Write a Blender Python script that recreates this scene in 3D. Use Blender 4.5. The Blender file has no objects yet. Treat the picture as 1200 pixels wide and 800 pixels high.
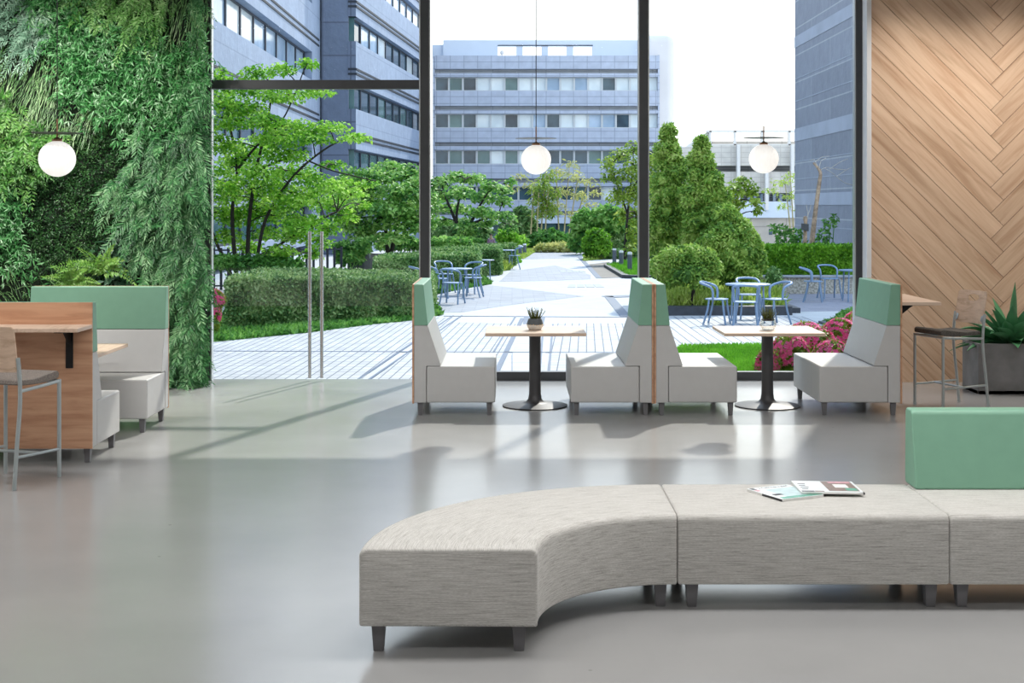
import bpy, math, random
import numpy as np
from mathutils import Vector, Matrix
random.seed(7)
RNG = np.random.default_rng(11)
C = bpy.context.scene.collection
SC = bpy.context.scene
PI = math.pi
F, H, VY, VX = 1666.67, 1.95, 240.0, 600.0     # focal length in pixels, eye height, horizon row, centre column
GZ = -0.15                                     # level of the courtyard
def at(px, py, Y):                             # a point of the place seen at a pixel and a depth
    return Vector(((px-VX)*Y/F, Y, H-(py-VY)*Y/F))
def gnd(px, py, g=GZ):
    Y = (H-g)*F/(py-VY)
    return Vector(((px-VX)*Y/F, Y, g))

# ------------------------------------------------------------------ materials
def newmat(name):
    m = bpy.data.materials.new(name); m.use_nodes = True
    nt = m.node_tree; b = nt.nodes['Principled BSDF']
    return m, nt, b
def N(nt, t, **kw):
    n = nt.nodes.new(t)
    for k, v in kw.items():
        if k in n.inputs: n.inputs[k].default_value = v
        else: setattr(n, k, v)
    return n
def L(nt, a, b): nt.links.new(a, b)
def ramp(nt, fac, stops):
    r = nt.nodes.new('ShaderNodeValToRGB')
    e = r.color_ramp.elements
    while len(e) < len(stops): e.new(0.5)
    for i, (p, c) in enumerate(stops):
        e[i].position = p; e[i].color = (*c, 1)
    L(nt, fac, r.inputs[0]); return r
def coords(nt, scale=(1,1,1), kind='Object', rot=(0,0,0)):
    t = nt.nodes.new('ShaderNodeTexCoord'); m = nt.nodes.new('ShaderNodeMapping')
    m.inputs['Scale'].default_value = scale; m.inputs['Rotation'].default_value = rot
    L(nt, t.outputs[kind], m.inputs['Vector']); return m.outputs['Vector']
def srgb(r, g, b):
    f = lambda c: (c/255/12.92 if c/255 <= .04045 else ((c/255+.055)/1.055)**2.4)
    return (f(r), f(g), f(b))
def mix(a, b, t): return tuple(x*(1-t)+y*t for x, y in zip(a, b))
def plain(name, col, rough=.5, metal=0, var=.08, scale=12, bump=0, bscale=200, spec=.5, coat=0):
    m, nt, b = newmat(name)
    v = coords(nt)
    n = N(nt, 'ShaderNodeTexNoise', Scale=scale, Detail=4.0); L(nt, v, n.inputs['Vector'])
    r = ramp(nt, n.outputs['Fac'], [(.3, tuple(c*(1-var) for c in col)), (.7, tuple(min(1, c*(1+var)) for c in col))])
    L(nt, r.outputs[0], b.inputs['Base Color'])
    b.inputs['Roughness'].default_value = rough; b.inputs['Metallic'].default_value = metal
    b.inputs['Specular IOR Level'].default_value = spec; b.inputs['Coat Weight'].default_value = coat
    if bump:
        n2 = N(nt, 'ShaderNodeTexNoise', Scale=bscale, Detail=2.0); L(nt, v, n2.inputs['Vector'])
        bp = N(nt, 'ShaderNodeBump', Strength=bump, Distance=.002); L(nt, n2.outputs['Fac'], bp.inputs['Height'])
        L(nt, bp.outputs[0], b.inputs['Normal'])
    return m
def wood(name, dark, light, kind='Object', grain=(1.2, 22, 22), rough=.45, island=.0):
    m, nt, b = newmat(name)
    v = coords(nt, grain, kind)
    n = N(nt, 'ShaderNodeTexNoise', Scale=1.6, Detail=7.0, Roughness=.6, Distortion=.7); L(nt, v, n.inputs['Vector'])
    r = ramp(nt, n.outputs['Fac'], [(.30, dark), (.5, mix(dark, light, .62)), (.72, light)])
    n3 = N(nt, 'ShaderNodeTexNoise', Scale=.55, Detail=3.0, Distortion=2.2); L(nt, v, n3.inputs['Vector'])
    r3 = ramp(nt, n3.outputs['Fac'], [(.27, (.72, .66, .6)), (.40, (1, 1, 1))])
    mx = N(nt, 'ShaderNodeMix', data_type='RGBA', blend_type='MULTIPLY'); mx.inputs[0].default_value = .75
    L(nt, r.outputs[0], mx.inputs[6]); L(nt, r3.outputs[0], mx.inputs[7])
    out = mx.outputs[2]
    if island:
        g = nt.nodes.new('ShaderNodeNewGeometry')
        hs = N(nt, 'ShaderNodeHueSaturation'); mr = N(nt, 'ShaderNodeMapRange')
        mr.inputs['To Min'].default_value = 1-island; mr.inputs['To Max'].default_value = 1+island
        L(nt, g.outputs['Random Per Island'], mr.inputs['Value']); L(nt, mr.outputs[0], hs.inputs['Value'])
        L(nt, out, hs.inputs['Color']); out = hs.outputs[0]
    L(nt, out, b.inputs['Base Color']); b.inputs['Roughness'].default_value = rough
    return m
def leafmat(name, cols, trans=.35, rough=.5, spec=.3, clump=1.5):
    m, nt, b = newmat(name)
    g = nt.nodes.new('ShaderNodeNewGeometry')
    k = len(cols)
    nz = N(nt, 'ShaderNodeTexNoise', Scale=clump, Detail=3.0, Roughness=.6); L(nt, coords(nt), nz.inputs['Vector'])
    mr = N(nt, 'ShaderNodeMapRange'); mr.inputs['From Min'].default_value = .34; mr.inputs['From Max'].default_value = .66; L(nt, nz.outputs['Fac'], mr.inputs['Value'])
    mxf = N(nt, 'ShaderNodeMix', data_type='FLOAT'); mxf.inputs[0].default_value = .5; L(nt, g.outputs['Random Per Island'], mxf.inputs[2]); L(nt, mr.outputs[0], mxf.inputs[3])
    r = ramp(nt, mxf.outputs[0], [(.1+.8*i/(k-1), c) for i, c in enumerate(sorted(cols, key=sum))])
    L(nt, r.outputs[0], b.inputs['Base Color'])
    b.inputs['Roughness'].default_value = rough; b.inputs['Specular IOR Level'].default_value = spec
    t = nt.nodes.new('ShaderNodeBsdfTranslucent'); L(nt, r.outputs[0], t.inputs['Color'])
    s = nt.nodes.new('ShaderNodeMixShader'); s.inputs[0].default_value = trans
    L(nt, b.outputs[0], s.inputs[1]); L(nt, t.outputs[0], s.inputs[2])
    L(nt, s.outputs[0], nt.nodes['Material Output'].inputs['Surface'])
    return m
def tiles(name, col, joint, bw, rh, mort=.02, offset=0.0, plane='XY', swap=False, rough=.7, var=.12, bump=.0, ang=0.0):
    m, nt, b = newmat(name)
    t = nt.nodes.new('ShaderNodeTexCoord'); s = nt.nodes.new('ShaderNodeSeparateXYZ'); c = nt.nodes.new('ShaderNodeCombineXYZ')
    src = t.outputs['Object']
    if ang:
        mp = nt.nodes.new('ShaderNodeMapping'); mp.inputs['Rotation'].default_value = (0, 0, ang); L(nt, src, mp.inputs[0]); src = mp.outputs[0]
    L(nt, src, s.inputs[0])
    a, d = {'XY': (0, 1), 'XZ': (0, 2), 'YZ': (1, 2)}[plane]
    if swap: a, d = d, a
    L(nt, s.outputs[a], c.inputs[0]); L(nt, s.outputs[d], c.inputs[1])
    br = N(nt, 'ShaderNodeTexBrick', offset=offset)
    br.inputs['Scale'].default_value = 1; br.inputs['Brick Width'].default_value = bw; br.inputs['Row Height'].default_value = rh
    br.inputs['Mortar Size'].default_value = mort; br.inputs['Mortar Smooth'].default_value = .1
    br.inputs['Color1'].default_value = (*[min(1, x*(1+var*.5)) for x in col], 1); br.inputs['Color2'].default_value = (*[x*(1-var) for x in col], 1)
    br.inputs['Mortar'].default_value = (*joint, 1)
    L(nt, c.outputs[0], br.inputs['Vector'])
    n = N(nt, 'ShaderNodeTexNoise', Scale=2.5, Detail=5.0); L(nt, t.outputs['Object'], n.inputs['Vector'])
    r = ramp(nt, n.outputs['Fac'], [(.3, (.84, .84, .85)), (.7, (1, 1, 1))])
    mx = N(nt, 'ShaderNodeMix', data_type='RGBA', blend_type='MULTIPLY'); mx.inputs[0].default_value = 1
    L(nt, br.outputs['Color'], mx.inputs[6]); L(nt, r.outputs[0], mx.inputs[7])
    L(nt, mx.outputs[2], b.inputs['Base Color']); b.inputs['Roughness'].default_value = rough
    if bump:
        n2 = N(nt, 'ShaderNodeTexNoise', Scale=6.0, Detail=4.0); L(nt, t.outputs['Object'], n2.inputs['Vector'])
        bp = N(nt, 'ShaderNodeBump', Strength=bump, Distance=.05); L(nt, n2.outputs['Fac'], bp.inputs['Height']); L(nt, bp.outputs[0], b.inputs['Normal'])
    return m
def glass(name, tint=(.97, .985, .98), ior=1.35, fac=1.0):
    m, nt, b = newmat(name)
    nt.nodes.remove(b)
    tr = nt.nodes.new('ShaderNodeBsdfTransparent'); tr.inputs[0].default_value = (*tint, 1)
    gl = nt.nodes.new('ShaderNodeBsdfGlossy'); gl.inputs['Roughness'].default_value = .02
    fr = N(nt, 'ShaderNodeLayerWeight', Blend=ior); s = nt.nodes.new('ShaderNodeMixShader'); mu = N(nt, 'ShaderNodeMath', operation='MULTIPLY'); mu.inputs[1].default_value = fac; L(nt, fr.outputs['Facing'], mu.inputs[0])
    L(nt, mu.outputs[0], s.inputs[0]); L(nt, tr.outputs[0], s.inputs[1]); L(nt, gl.outputs[0], s.inputs[2])
    L(nt, s.outputs[0], nt.nodes['Material Output'].inputs['Surface'])
    return m

# ------------------------------------------------------------------ mesh building
ORG = {}
def tag(o, label=None, cat=None, group=None, kind=None):
    if label: o['label'] = label
    if cat: o['category'] = cat
    if group: o['group'] = group
    if kind: o['kind'] = kind
    return o
def empty(name, loc, label, cat, group=None, rz=0, kind=None):
    o = bpy.data.objects.new(name, None); C.objects.link(o)
    o.location = loc; o.rotation_euler = (0, 0, rz); o.empty_display_size = .1
    ORG[o] = Vector((0, 0, 0)) if rz else Vector(loc)
    return tag(o, label, cat, group, kind)
def spline(pts, k=6, closed=False):
    P = [Vector(p) for p in pts]; out = []
    n = len(P); rng = range(n) if closed else range(n-1)
    for i in rng:
        if closed: p0, p1, p2, p3 = P[i-1], P[i], P[(i+1) % n], P[(i+2) % n]
        else: p0, p1, p2, p3 = P[max(i-1, 0)], P[i], P[i+1], P[min(i+2, n-1)]
        for j in range(k):
            t = j/k
            out.append(.5*((2*p1)+(p2-p0)*t+(2*p0-5*p1+4*p2-p3)*t*t+(3*p1-p0-3*p2+p3)*t**3))
    if not closed: out.append(P[-1])
    return out
class MB:
    def __init__(s): s.v = []; s.f = []; s.uv = []; s.lv = []; s.ln = 0
    def add(s, vs, fs, uvs=None):
        n = len(s.v); s.v += [tuple(v) for v in vs]
        for i, f in enumerate(fs):
            s.f.append([a+n for a in f]); s.uv.append(uvs[i] if uvs else None)
        return s
    def box(s, x0, x1, y0, y1, z0, z1):
        return s.hexa([(x0,y0,z0),(x1,y0,z0),(x1,y1,z0),(x0,y1,z0),(x0,y0,z1),(x1,y0,z1),(x1,y1,z1),(x0,y1,z1)])
    def hexa(s, p):
        return s.add(p, [(3,2,1,0),(4,5,6,7),(0,1,5,4),(1,2,6,5),(2,3,7,6),(3,0,4,7)])
    def bar(s, a, b, w, h):
        a, b = Vector(a), Vector(b); d = (b-a).normalized()
        u = d.cross(Vector((0,0,1)))
        if u.length < 1e-4: u = Vector((1,0,0))
        u.normalize(); v = u.cross(d)
        p = []
        for q in (a, b):
            for i, j in ((-1,-1),(1,-1),(1,1),(-1,1)): p.append(q+u*w/2*i+v*h/2*j)
        return s.add(p, [(3,2,1,0),(4,5,6,7),(0,1,5,4),(1,2,6,5),(2,3,7,6),(3,0,4,7)])
    def prism(s, poly, axis, a0, a1):
        n = len(poly)
        mk = {'x': lambda a, p: (a, p[0], p[1]), 'y': lambda a, p: (p[0], a, p[1]), 'z': lambda a, p: (p[0], p[1], a)}[axis]
        vs = [mk(a0, p) for p in poly]+[mk(a1, p) for p in poly]
        ar = sum(poly[i][0]*poly[(i+1) % n][1]-poly[(i+1) % n][0]*poly[i][1] for i in range(n))
        fs = [list(range(n))[::-1], list(range(n, 2*n))]+[(i, (i+1) % n, n+(i+1) % n, n+i) for i in range(n)]
        flip = (ar < 0) != (axis == 'y')
        if flip: fs = [list(f)[::-1] for f in fs]
        return s.add(vs, fs)
    def tube(s, path, r, n=8, caps=True):
        P = [Vector(p) for p in path]; m = len(P)
        R = r if isinstance(r, (list, tuple)) else [r]*m
        T = [(P[min(i+1, m-1)]-P[max(i-1, 0)]).normalized() for i in range(m)]
        u = T[0].cross(Vector((0,0,1)));
        if u.length < .05: u = T[0].cross(Vector((1,0,0)))
        u.normalize(); vs = []
        for i in range(m):
            u = (u-T[i]*u.dot(T[i])).normalized(); w = T[i].cross(u)
            for k in range(n):
                a = 2*PI*k/n; vs.append(P[i]+(u*math.cos(a)+w*math.sin(a))*R[i])
        fs = [(i*n+k, i*n+(k+1) % n, (i+1)*n+(k+1) % n, (i+1)*n+k) for i in range(m-1) for k in range(n)]
        if caps: fs += [list(range(n))[::-1], list(range((m-1)*n, m*n))]
        return s.add(vs, fs)
    def lathe(s, prof, c=(0,0,0), n=40):
        vs = []; m = len(prof)
        for r, z in prof:
            for k in range(n):
                a = 2*PI*k/n; vs.append((c[0]+r*math.cos(a), c[1]+r*math.sin(a), c[2]+z))
        fs = [(i*n+k, i*n+(k+1) % n, (i+1)*n+(k+1) % n, (i+1)*n+k) for i in range(m-1) for k in range(n)]
        fs += [list(range(n))[::-1], list(range((m-1)*n, m*n))]
        return s.add(vs, fs)
    def blob(s, c, r, nu=10, nv=7, jit=0):
        vs = [(c[0], c[1], c[2]-r[2])]
        for i in range(1, nv):
            t = -PI/2+PI*i/nv
            for k in range(nu):
                a = 2*PI*k/nu; q = 1+random.uniform(-jit, jit)
                vs.append((c[0]+r[0]*q*math.cos(t)*math.cos(a), c[1]+r[1]*q*math.cos(t)*math.sin(a), c[2]+r[2]*q*math.sin(t)))
        vs.append((c[0], c[1], c[2]+r[2])); e = len(vs)-1
        fs = [(0, 1+(k+1) % nu, 1+k) for k in range(nu)]
        fs += [(1+i*nu+k, 1+i*nu+(k+1) % nu, 1+(i+1)*nu+(k+1) % nu, 1+(i+1)*nu+k) for i in range(nv-2) for k in range(nu)]
        fs += [(1+(nv-2)*nu+k, 1+(nv-2)*nu+(k+1) % nu, e) for k in range(nu)]
        return s.add(vs, fs)
    def leaves(s, b, d, n, Ln, W, fold=.35, droop=.15):
        b = np.asarray(b, float); d = np.asarray(d, float); n = np.asarray(n, float)
        d = d/np.maximum(np.linalg.norm(d, axis=1, keepdims=True), 1e-6)
        sd = np.cross(d, n); sd /= np.maximum(np.linalg.norm(sd, axis=1, keepdims=True), 1e-6)
        n = np.cross(sd, d)
        Ln = np.broadcast_to(np.asarray(Ln, float), (len(b),))[:, None]; W = np.broadcast_to(np.asarray(W, float), (len(b),))[:, None]
        mid = b+d*Ln*.45
        q = np.stack([b, mid+sd*W/2+n*W*fold/2, b+d*Ln-n*Ln*droop, mid-sd*W/2+n*W*fold/2], axis=1)
        s.lv.append(q.reshape(-1, 3)); s.ln += len(b); return s
    def build(s, name, m, parent=None, bevel=0, smooth=False, seg=3, origin=None, angle=35):
        o0 = ORG.get(parent, Vector((0,0,0))) if parent else (Vector(origin) if origin is not None else Vector((0,0,0)))
        me = bpy.data.meshes.new(name)
        if s.lv:
            lv = np.concatenate(s.lv); nl = len(lv)//4
            v0 = np.array(s.v, float).reshape(-1, 3); nb = len(v0)
            allv = np.concatenate([v0, lv])-np.array(o0)
            tri = (np.arange(nl)*4)[:, None]+np.array([0, 1, 2, 0, 2, 3])+nb
            loops0 = [i for f in s.f for i in f]; tot0 = [len(f) for f in s.f]
            loops = np.concatenate([np.array(loops0, int), tri.reshape(-1)]); tot = np.concatenate([np.array(tot0, int), np.full(nl*2, 3)])
            me.vertices.add(len(allv)); me.vertices.foreach_set('co', allv.astype(np.float32).ravel())
            me.loops.add(len(loops)); me.loops.foreach_set('vertex_index', loops.astype(np.int32))
            me.polygons.add(len(tot)); st = np.concatenate([[0], np.cumsum(tot)[:-1]])
            me.polygons.foreach_set('loop_start', st.astype(np.int32)); me.polygons.foreach_set('loop_total', tot.astype(np.int32))
            me.update(calc_edges=True); me.validate()
        else:
            me.from_pydata([tuple(Vector(v)-o0) for v in s.v], [], s.f)
            if any(s.uv):
                ul = me.uv_layers.new(name='UVMap'); k = 0
                for i, f in enumerate(s.f):
                    for j in range(len(f)):
                        ul.data[k].uv = s.uv[i][j] if s.uv[i] else (0, 0); k += 1
            me.update()
        me.materials.append(m)
        o = bpy.data.objects.new(name, me); C.objects.link(o)
        if parent: o.parent = parent
        elif origin is not None: o.location = o0
        if bevel:
            bv = o.modifiers.new('bevel', 'BEVEL'); bv.width = bevel; bv.segments = seg; bv.limit_method = 'ANGLE'; bv.angle_limit = math.radians(angle); bv.harden_normals = True
            smooth = True
        if smooth:
            me.polygons.foreach_set('use_smooth', [True]*len(me.polygons))
            if not bevel:
                me.set_sharp_from_angle(angle=math.radians(50))
        return o
def copy_tree(o, parent=None):
    c = o.copy(); C.objects.link(c)
    if parent: c.parent = parent
    for ch in list(o.children): copy_tree(ch, c)
    return c
def struct(name, mb, m, label, cat, **kw):
    return tag(mb.build(name, m, **kw), label, cat, kind='structure')
# ------------------------------------------------------------------ materials of the place
M = {}
def concrete_floor():
    m, nt, b = newmat('polished_concrete')
    v = coords(nt)
    n = N(nt, 'ShaderNodeTexNoise', Scale=.55, Detail=6.0, Roughness=.55); L(nt, v, n.inputs['Vector'])
    r = ramp(nt, n.outputs['Fac'], [(.3, (.325, .325, .325)), (.7, (.385, .384, .382))])
    vo = N(nt, 'ShaderNodeTexVoronoi', Scale=2.6); L(nt, v, vo.inputs['Vector'])
    rs = ramp(nt, vo.outputs['Distance'], [(.018, (.62, .62, .62)), (.03, (1, 1, 1))])
    vo2 = N(nt, 'ShaderNodeTexVoronoi', Scale=5.0); L(nt, v, vo2.inputs['Vector'])
    mx = N(nt, 'ShaderNodeMix', data_type='RGBA', blend_type='MULTIPLY'); mx.inputs[0].default_value = .8
    L(nt, r.outputs[0], mx.inputs[6]); L(nt, rs.outputs[0], mx.inputs[7]); L(nt, mx.outputs[2], b.inputs['Base Color'])
    n2 = N(nt, 'ShaderNodeTexNoise', Scale=1.3, Detail=5.0); L(nt, v, n2.inputs['Vector'])
    mr = N(nt, 'ShaderNodeMapRange'); mr.inputs['To Min'].default_value = .15; mr.inputs['To Max'].default_value = .26
    L(nt, n2.outputs['Fac'], mr.inputs['Value']); L(nt, mr.outputs[0], b.inputs['Roughness'])
    b.inputs['Specular IOR Level'].default_value = 1.0
    return m
def tweed():
    m, nt, b = newmat('bench_tweed')
    v = coords(nt, (7, 230, 1), 'UV')
    n = N(nt, 'ShaderNodeTexNoise', Scale=1.0, Detail=6.0, Roughness=.7, Distortion=.4); L(nt, v, n.inputs['Vector'])
    r = ramp(nt, n.outputs['Fac'], [(.28, srgb(140, 136, 131)), (.48, srgb(202, 200, 195)), (.68, srgb(224, 222, 218))])
    v2 = coords(nt, (60, 700, 1), 'UV')
    n2 = N(nt, 'ShaderNodeTexNoise', Scale=1.0, Detail=2.0); L(nt, v2, n2.inputs['Vector'])
    r2 = ramp(nt, n2.outputs['Fac'], [(.32, (.68, .67, .66)), (.6, (1, 1, 1))])
    mx = N(nt, 'ShaderNodeMix', data_type='RGBA', blend_type='MULTIPLY'); mx.inputs[0].default_value = .8
    L(nt, r.outputs[0], mx.inputs[6]); L(nt, r2.outputs[0], mx.inputs[7]); L(nt, mx.outputs[2], b.inputs['Base Color'])
    b.inputs['Roughness'].default_value = .9; b.inputs['Specular IOR Level'].default_value = .2; b.inputs['Sheen Weight'].default_value = .15
    bp = N(nt, 'ShaderNodeBump', Strength=.25, Distance=.002); L(nt, n.outputs['Fac'], bp.inputs['Height']); L(nt, bp.outputs[0], b.inputs['Normal'])
    return m
def opal():
    m, nt, b = newmat('opal_glass')
    b.inputs['Base Color'].default_value = (.9, .89, .87, 1); b.inputs['Roughness'].default_value = .25
    n = N(nt, 'ShaderNodeTexNoise', Scale=6.0); L(nt, coords(nt), n.inputs['Vector'])
    r = ramp(nt, n.outputs['Fac'], [(.3, (.86, .85, .83)), (.7, (.92, .91, .89))]); L(nt, r.outputs[0], b.inputs['Base Color'])
    b.inputs['Emission Color'].default_value = (1, .97, .93, 1); b.inputs['Emission Strength'].default_value = .5
    return m
M['floor'] = concrete_floor(); M['tweed'] = tweed(); M['opal'] = opal()
M['white_vinyl'] = plain('white_vinyl', (.53, .525, .522), .48, var=.02, bump=.06, bscale=400)
M['green_vinyl'] = plain('green_vinyl', srgb(124, 170, 146), .5, var=.03, bump=.08, bscale=500)
M['panel_wood'] = wood('oak_panel', srgb(176, 128, 98), srgb(212, 168, 136), grain=(1.0, 1.0, 9))
M['table_wood'] = wood('table_laminate', srgb(198, 170, 148), srgb(218, 194, 174), grain=(2, 14, 14))
M['plank'] = wood('oak_planks', srgb(186, 150, 122), srgb(218, 190, 164), 'UV', grain=(.7, 9, 1), island=.10, rough=.5)
M['stool_wood'] = wood('stool_ply', srgb(190, 158, 132), srgb(226, 198, 174), grain=(4, 4, 14))
M['leg'] = plain('leg_plastic', (.15, .147, .155), .42, var=.05)
M['pedestal'] = plain('pedestal_metal', (.085, .083, .087), .5, .3, var=.05)
M['steel'] = plain('silver_paint', (.46, .51, .52), .35, .6, var=.04)
M['chrome'] = plain('brushed_steel', (.62, .63, .63), .25, 1, var=.05, scale=40)
M['mullion'] = plain('mullion_paint', (.055, .057, .062), .38, .3, var=.05)
M['alu'] = plain('mullion_edge', (.55, .57, .56), .3, .6, var=.04)
M['jamb'] = plain('white_jamb', (.72, .73, .76), .5, var=.02)
M['black'] = plain('black_metal', (.012, .012, .014), .4, .3, var=.05)
M['brass'] = plain('bronze_stem', (.30, .17, .10), .35, .8, var=.05)
M['lamp_disc'] = plain('lamp_disc', (.10, .10, .095), .4, .5, var=.05)
M['seat_tweed'] = plain('stool_fabric', (.23, .20, .18), .95, var=.35, scale=160, bump=.4, bscale=300, spec=.1)
M['seat_dark'] = plain('stool_fabric_dark', (.125, .115, .105), .95, var=.35, scale=160, bump=.4, bscale=300, spec=.1)
M['planter'] = plain('planter_concrete', (.215, .215, .22), .85, var=.22, scale=5, bump=.15, bscale=60)
M['soil'] = plain('soil', (.05, .035, .025), .95, var=.3, scale=20)
M['wall_paint'] = plain('wall_paint', (.72, .71, .69), .8, var=.02)
M['wall_grey'] = plain('grey_wall_paint', (.30, .30, .31), .8, var=.02)
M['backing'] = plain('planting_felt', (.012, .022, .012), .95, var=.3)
M['glass'] = glass('window_glass', ior=.3, fac=.03); M['film'] = None
m, nt, b = newmat('grey_film'); nt.nodes.remove(b)
tr = nt.nodes.new('ShaderNodeBsdfTransparent'); df = nt.nodes.new('ShaderNodeBsdfDiffuse'); df.inputs[0].default_value = (.16, .15, .16, 1)
n_ = N(nt, 'ShaderNodeTexNoise', Scale=1.2, Detail=2.0); mr_ = N(nt, 'ShaderNodeMapRange'); mr_.inputs['To Min'].default_value = .07; mr_.inputs['To Max'].default_value = .13
s_ = nt.nodes.new('ShaderNodeMixShader'); L(nt, coords(nt), n_.inputs['Vector']); L(nt, n_.outputs['Fac'], mr_.inputs['Value']); L(nt, mr_.outputs[0], s_.inputs[0])
L(nt, tr.outputs[0], s_.inputs[1]); L(nt, df.outputs[0], s_.inputs[2]); L(nt, s_.outputs[0], nt.nodes['Material Output'].inputs['Surface']); M['film'] = m
M['pot_glass'] = glass('pot_glass', (.93, .94, .94), .45, .35)
M['pot_grey'] = plain('pot_slate', (.10, .115, .13), .6, var=.1)
M['pot_white'] = plain('pot_marble', (.75, .73, .70), .5, var=.12, scale=30)
M['gold'] = plain('pot_gold', (.7, .48, .22), .35, .8)
M['paper'] = plain('magazine_paper', (.82, .82, .80), .6, var=.02)
M['cover'] = plain('magazine_cover', (.80, .83, .84), .3, var=.03)
M['ink'] = plain('magazine_ink', (.02, .02, .022), .4)
M['teal'] = plain('magazine_teal', (.10, .36, .26), .35, var=.3, scale=30)
M['mist'] = plain('magazine_mist', (.50, .64, .66), .35, var=.15, scale=20)
M['brown'] = plain('magazine_brown', (.24, .165, .13), .35, var=.3, scale=40)
M['rose'] = plain('magazine_rose', (.62, .33, .38), .4, var=.2, scale=40)
# outdoors
M['pave_white'] = plain('pale_paving', (.46, .47, .48), .8, var=.06, scale=3)
M['pave_grid'] = tiles('grid_paving', (.46, .47, .48), (.10, .12, .16), .30, .125, .009, 0, 'XY', swap=True, ang=math.radians(3))
M['pave_strip'] = tiles('strip_paving', (.45, .46, .47), (.09, .11, .15), .9, .16, .012, .5, 'XY', swap=True)
M['pave_slab'] = tiles('slab_paving', (.50, .51, .51), (.2, .23, .28), .34, .42, .009, .0, 'XY')
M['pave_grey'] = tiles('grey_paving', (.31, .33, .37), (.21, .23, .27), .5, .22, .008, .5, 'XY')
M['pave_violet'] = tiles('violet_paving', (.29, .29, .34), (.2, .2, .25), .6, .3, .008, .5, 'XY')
M['channel'] = plain('drain_slate', (.05, .09, .16), .5, var=.2)
M['dark_stone'] = plain('dark_kerb', (.035, .042, .055), .5, var=.3, scale=8)
M['pond'] = plain('pond_bed', (.07, .055, .045), .5, var=.5, scale=5)
M['grate'] = plain('steel_grate', (.28, .31, .32), .5, var=.2)
M['chair_blue'] = plain('blue_grey_paint', (.17, .26, .40), .42, var=.06)
M['pebble'] = plain('pebble_dash', (.34, .33, .30), .9, var=.55, scale=22, bump=.4, bscale=60)
M['cap_stone'] = plain('cap_stone', (.30, .33, .38), .7, var=.1)
M['bollard'] = plain('bollard_steel', (.10, .12, .15), .5, var=.05)
M['lens'] = plain('bollard_lens', (.75, .76, .78), .4, var=.02)
M['bark'] = plain('dark_bark', (.022, .018, .015), .9, var=.4, scale=14)
M['bark_pale'] = plain('pale_bark', (.34, .25, .18), .85, var=.5, scale=9, bump=.4, bscale=25)
M['cane'] = plain('bamboo_cane', (.42, .36, .17), .6, var=.2)
M['maple'] = leafmat('maple_leaf', [(.05, .20, .015), (.16, .42, .03), (.34, .62, .07), (.55, .80, .20)], .5)
M['maple_deep'] = leafmat('maple_deep_leaf', [(.035, .14, .03), (.13, .34, .06), (.32, .56, .13), (.55, .76, .30)], .45)
M['hedge'] = leafmat('hedge_leaf', [(.03, .10, .025), (.10, .24, .06), (.28, .44, .15), (.48, .60, .3)], .3)
M['hedge_bright'] = leafmat('bright_hedge_leaf', [(.04, .14, .01), (.14, .36, .02), (.28, .55, .05)], .35)
M['cover_leaf'] = leafmat('ground_cover_leaf', [(.03, .12, .02), (.11, .30, .05), (.26, .5, .12)], .35)
M['conifer'] = leafmat('cypress_leaf', [(.05, .14, .02), (.17, .34, .05), (.36, .52, .10), (.52, .64, .2)], .4)
M['willow'] = leafmat('willow_leaf', [(.10, .20, .025), (.26, .40, .05), (.45, .55, .12)], .45)
M['bamboo'] = leafmat('bamboo_leaf', [(.30, .36, .10), (.52, .54, .18), (.70, .68, .30)], .5)
M['lime'] = leafmat('lime_leaf', [(.16, .30, .04), (.38, .52, .09), (.60, .70, .22)], .45)
M['lawn'] = leafmat('lawn_blade', [(0.08, 0.272, 0.0192), (0.16, 0.464, 0.032), (0.272, 0.608, 0.064)], .35)
M['azalea_leaf'] = leafmat('azalea_leaf', [(0.07, 0.168, 0.014), (0.21, 0.308, 0.028), (0.42, 0.462, 0.07)], .3)
M['azalea'] = leafmat('azalea_petal', [(0.85, 0.08, 0.26), (0.93, 0.18, 0.4), (0.95, 0.30, 0.5), (0.85, 0.10, 0.3)], .45)
M['bare'] = plain('bare_twig', (.42, .40, .38), .8, var=.2)
M['agave'] = leafmat('agave_leaf', [(.05, .20, .09), (.10, .30, .14), (.20, .42, .22)], .08, .3, .6)
M['heather'] = leafmat('heather_leaf', [(0.05, 0.07, 0.012), (0.11, 0.14, 0.02), (0.16, 0.17, 0.04), (0.3, 0.27, 0.22)], .2)
W_ = dict(
 pale=[(.10, .24, .15), (.26, .46, .33), (.55, .76, .62)], grass=[(.025, .09, .025), (.10, .26, .07), (.36, .55, .26)],
 antler=[(.015, .10, .025), (.05, .25, .06), (.17, .46, .17), (.55, .80, .55)], lime=[(.05, .19, .03), (.16, .40, .09), (.42, .68, .28)],
 fresh=[(.03, .13, .02), (.09, .28, .05), (.24, .46, .12)], moss=[(.012, .06, .018), (.035, .13, .035), (.10, .24, .07)],
 feather=[(.015, .085, .028), (.045, .19, .06), (.11, .31, .11), (.30, .54, .27)], sword=[(.08, .24, .03), (.18, .42, .06), (.34, .58, .13)],
 broad=[(.025, .10, .05), (.07, .18, .1), (.22, .38, .25)])
for k_, c_ in W_.items(): M['w_'+k_] = leafmat('wall_'+k_+'_leaf', c_, .2, .38, .5, 4.0)
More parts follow.
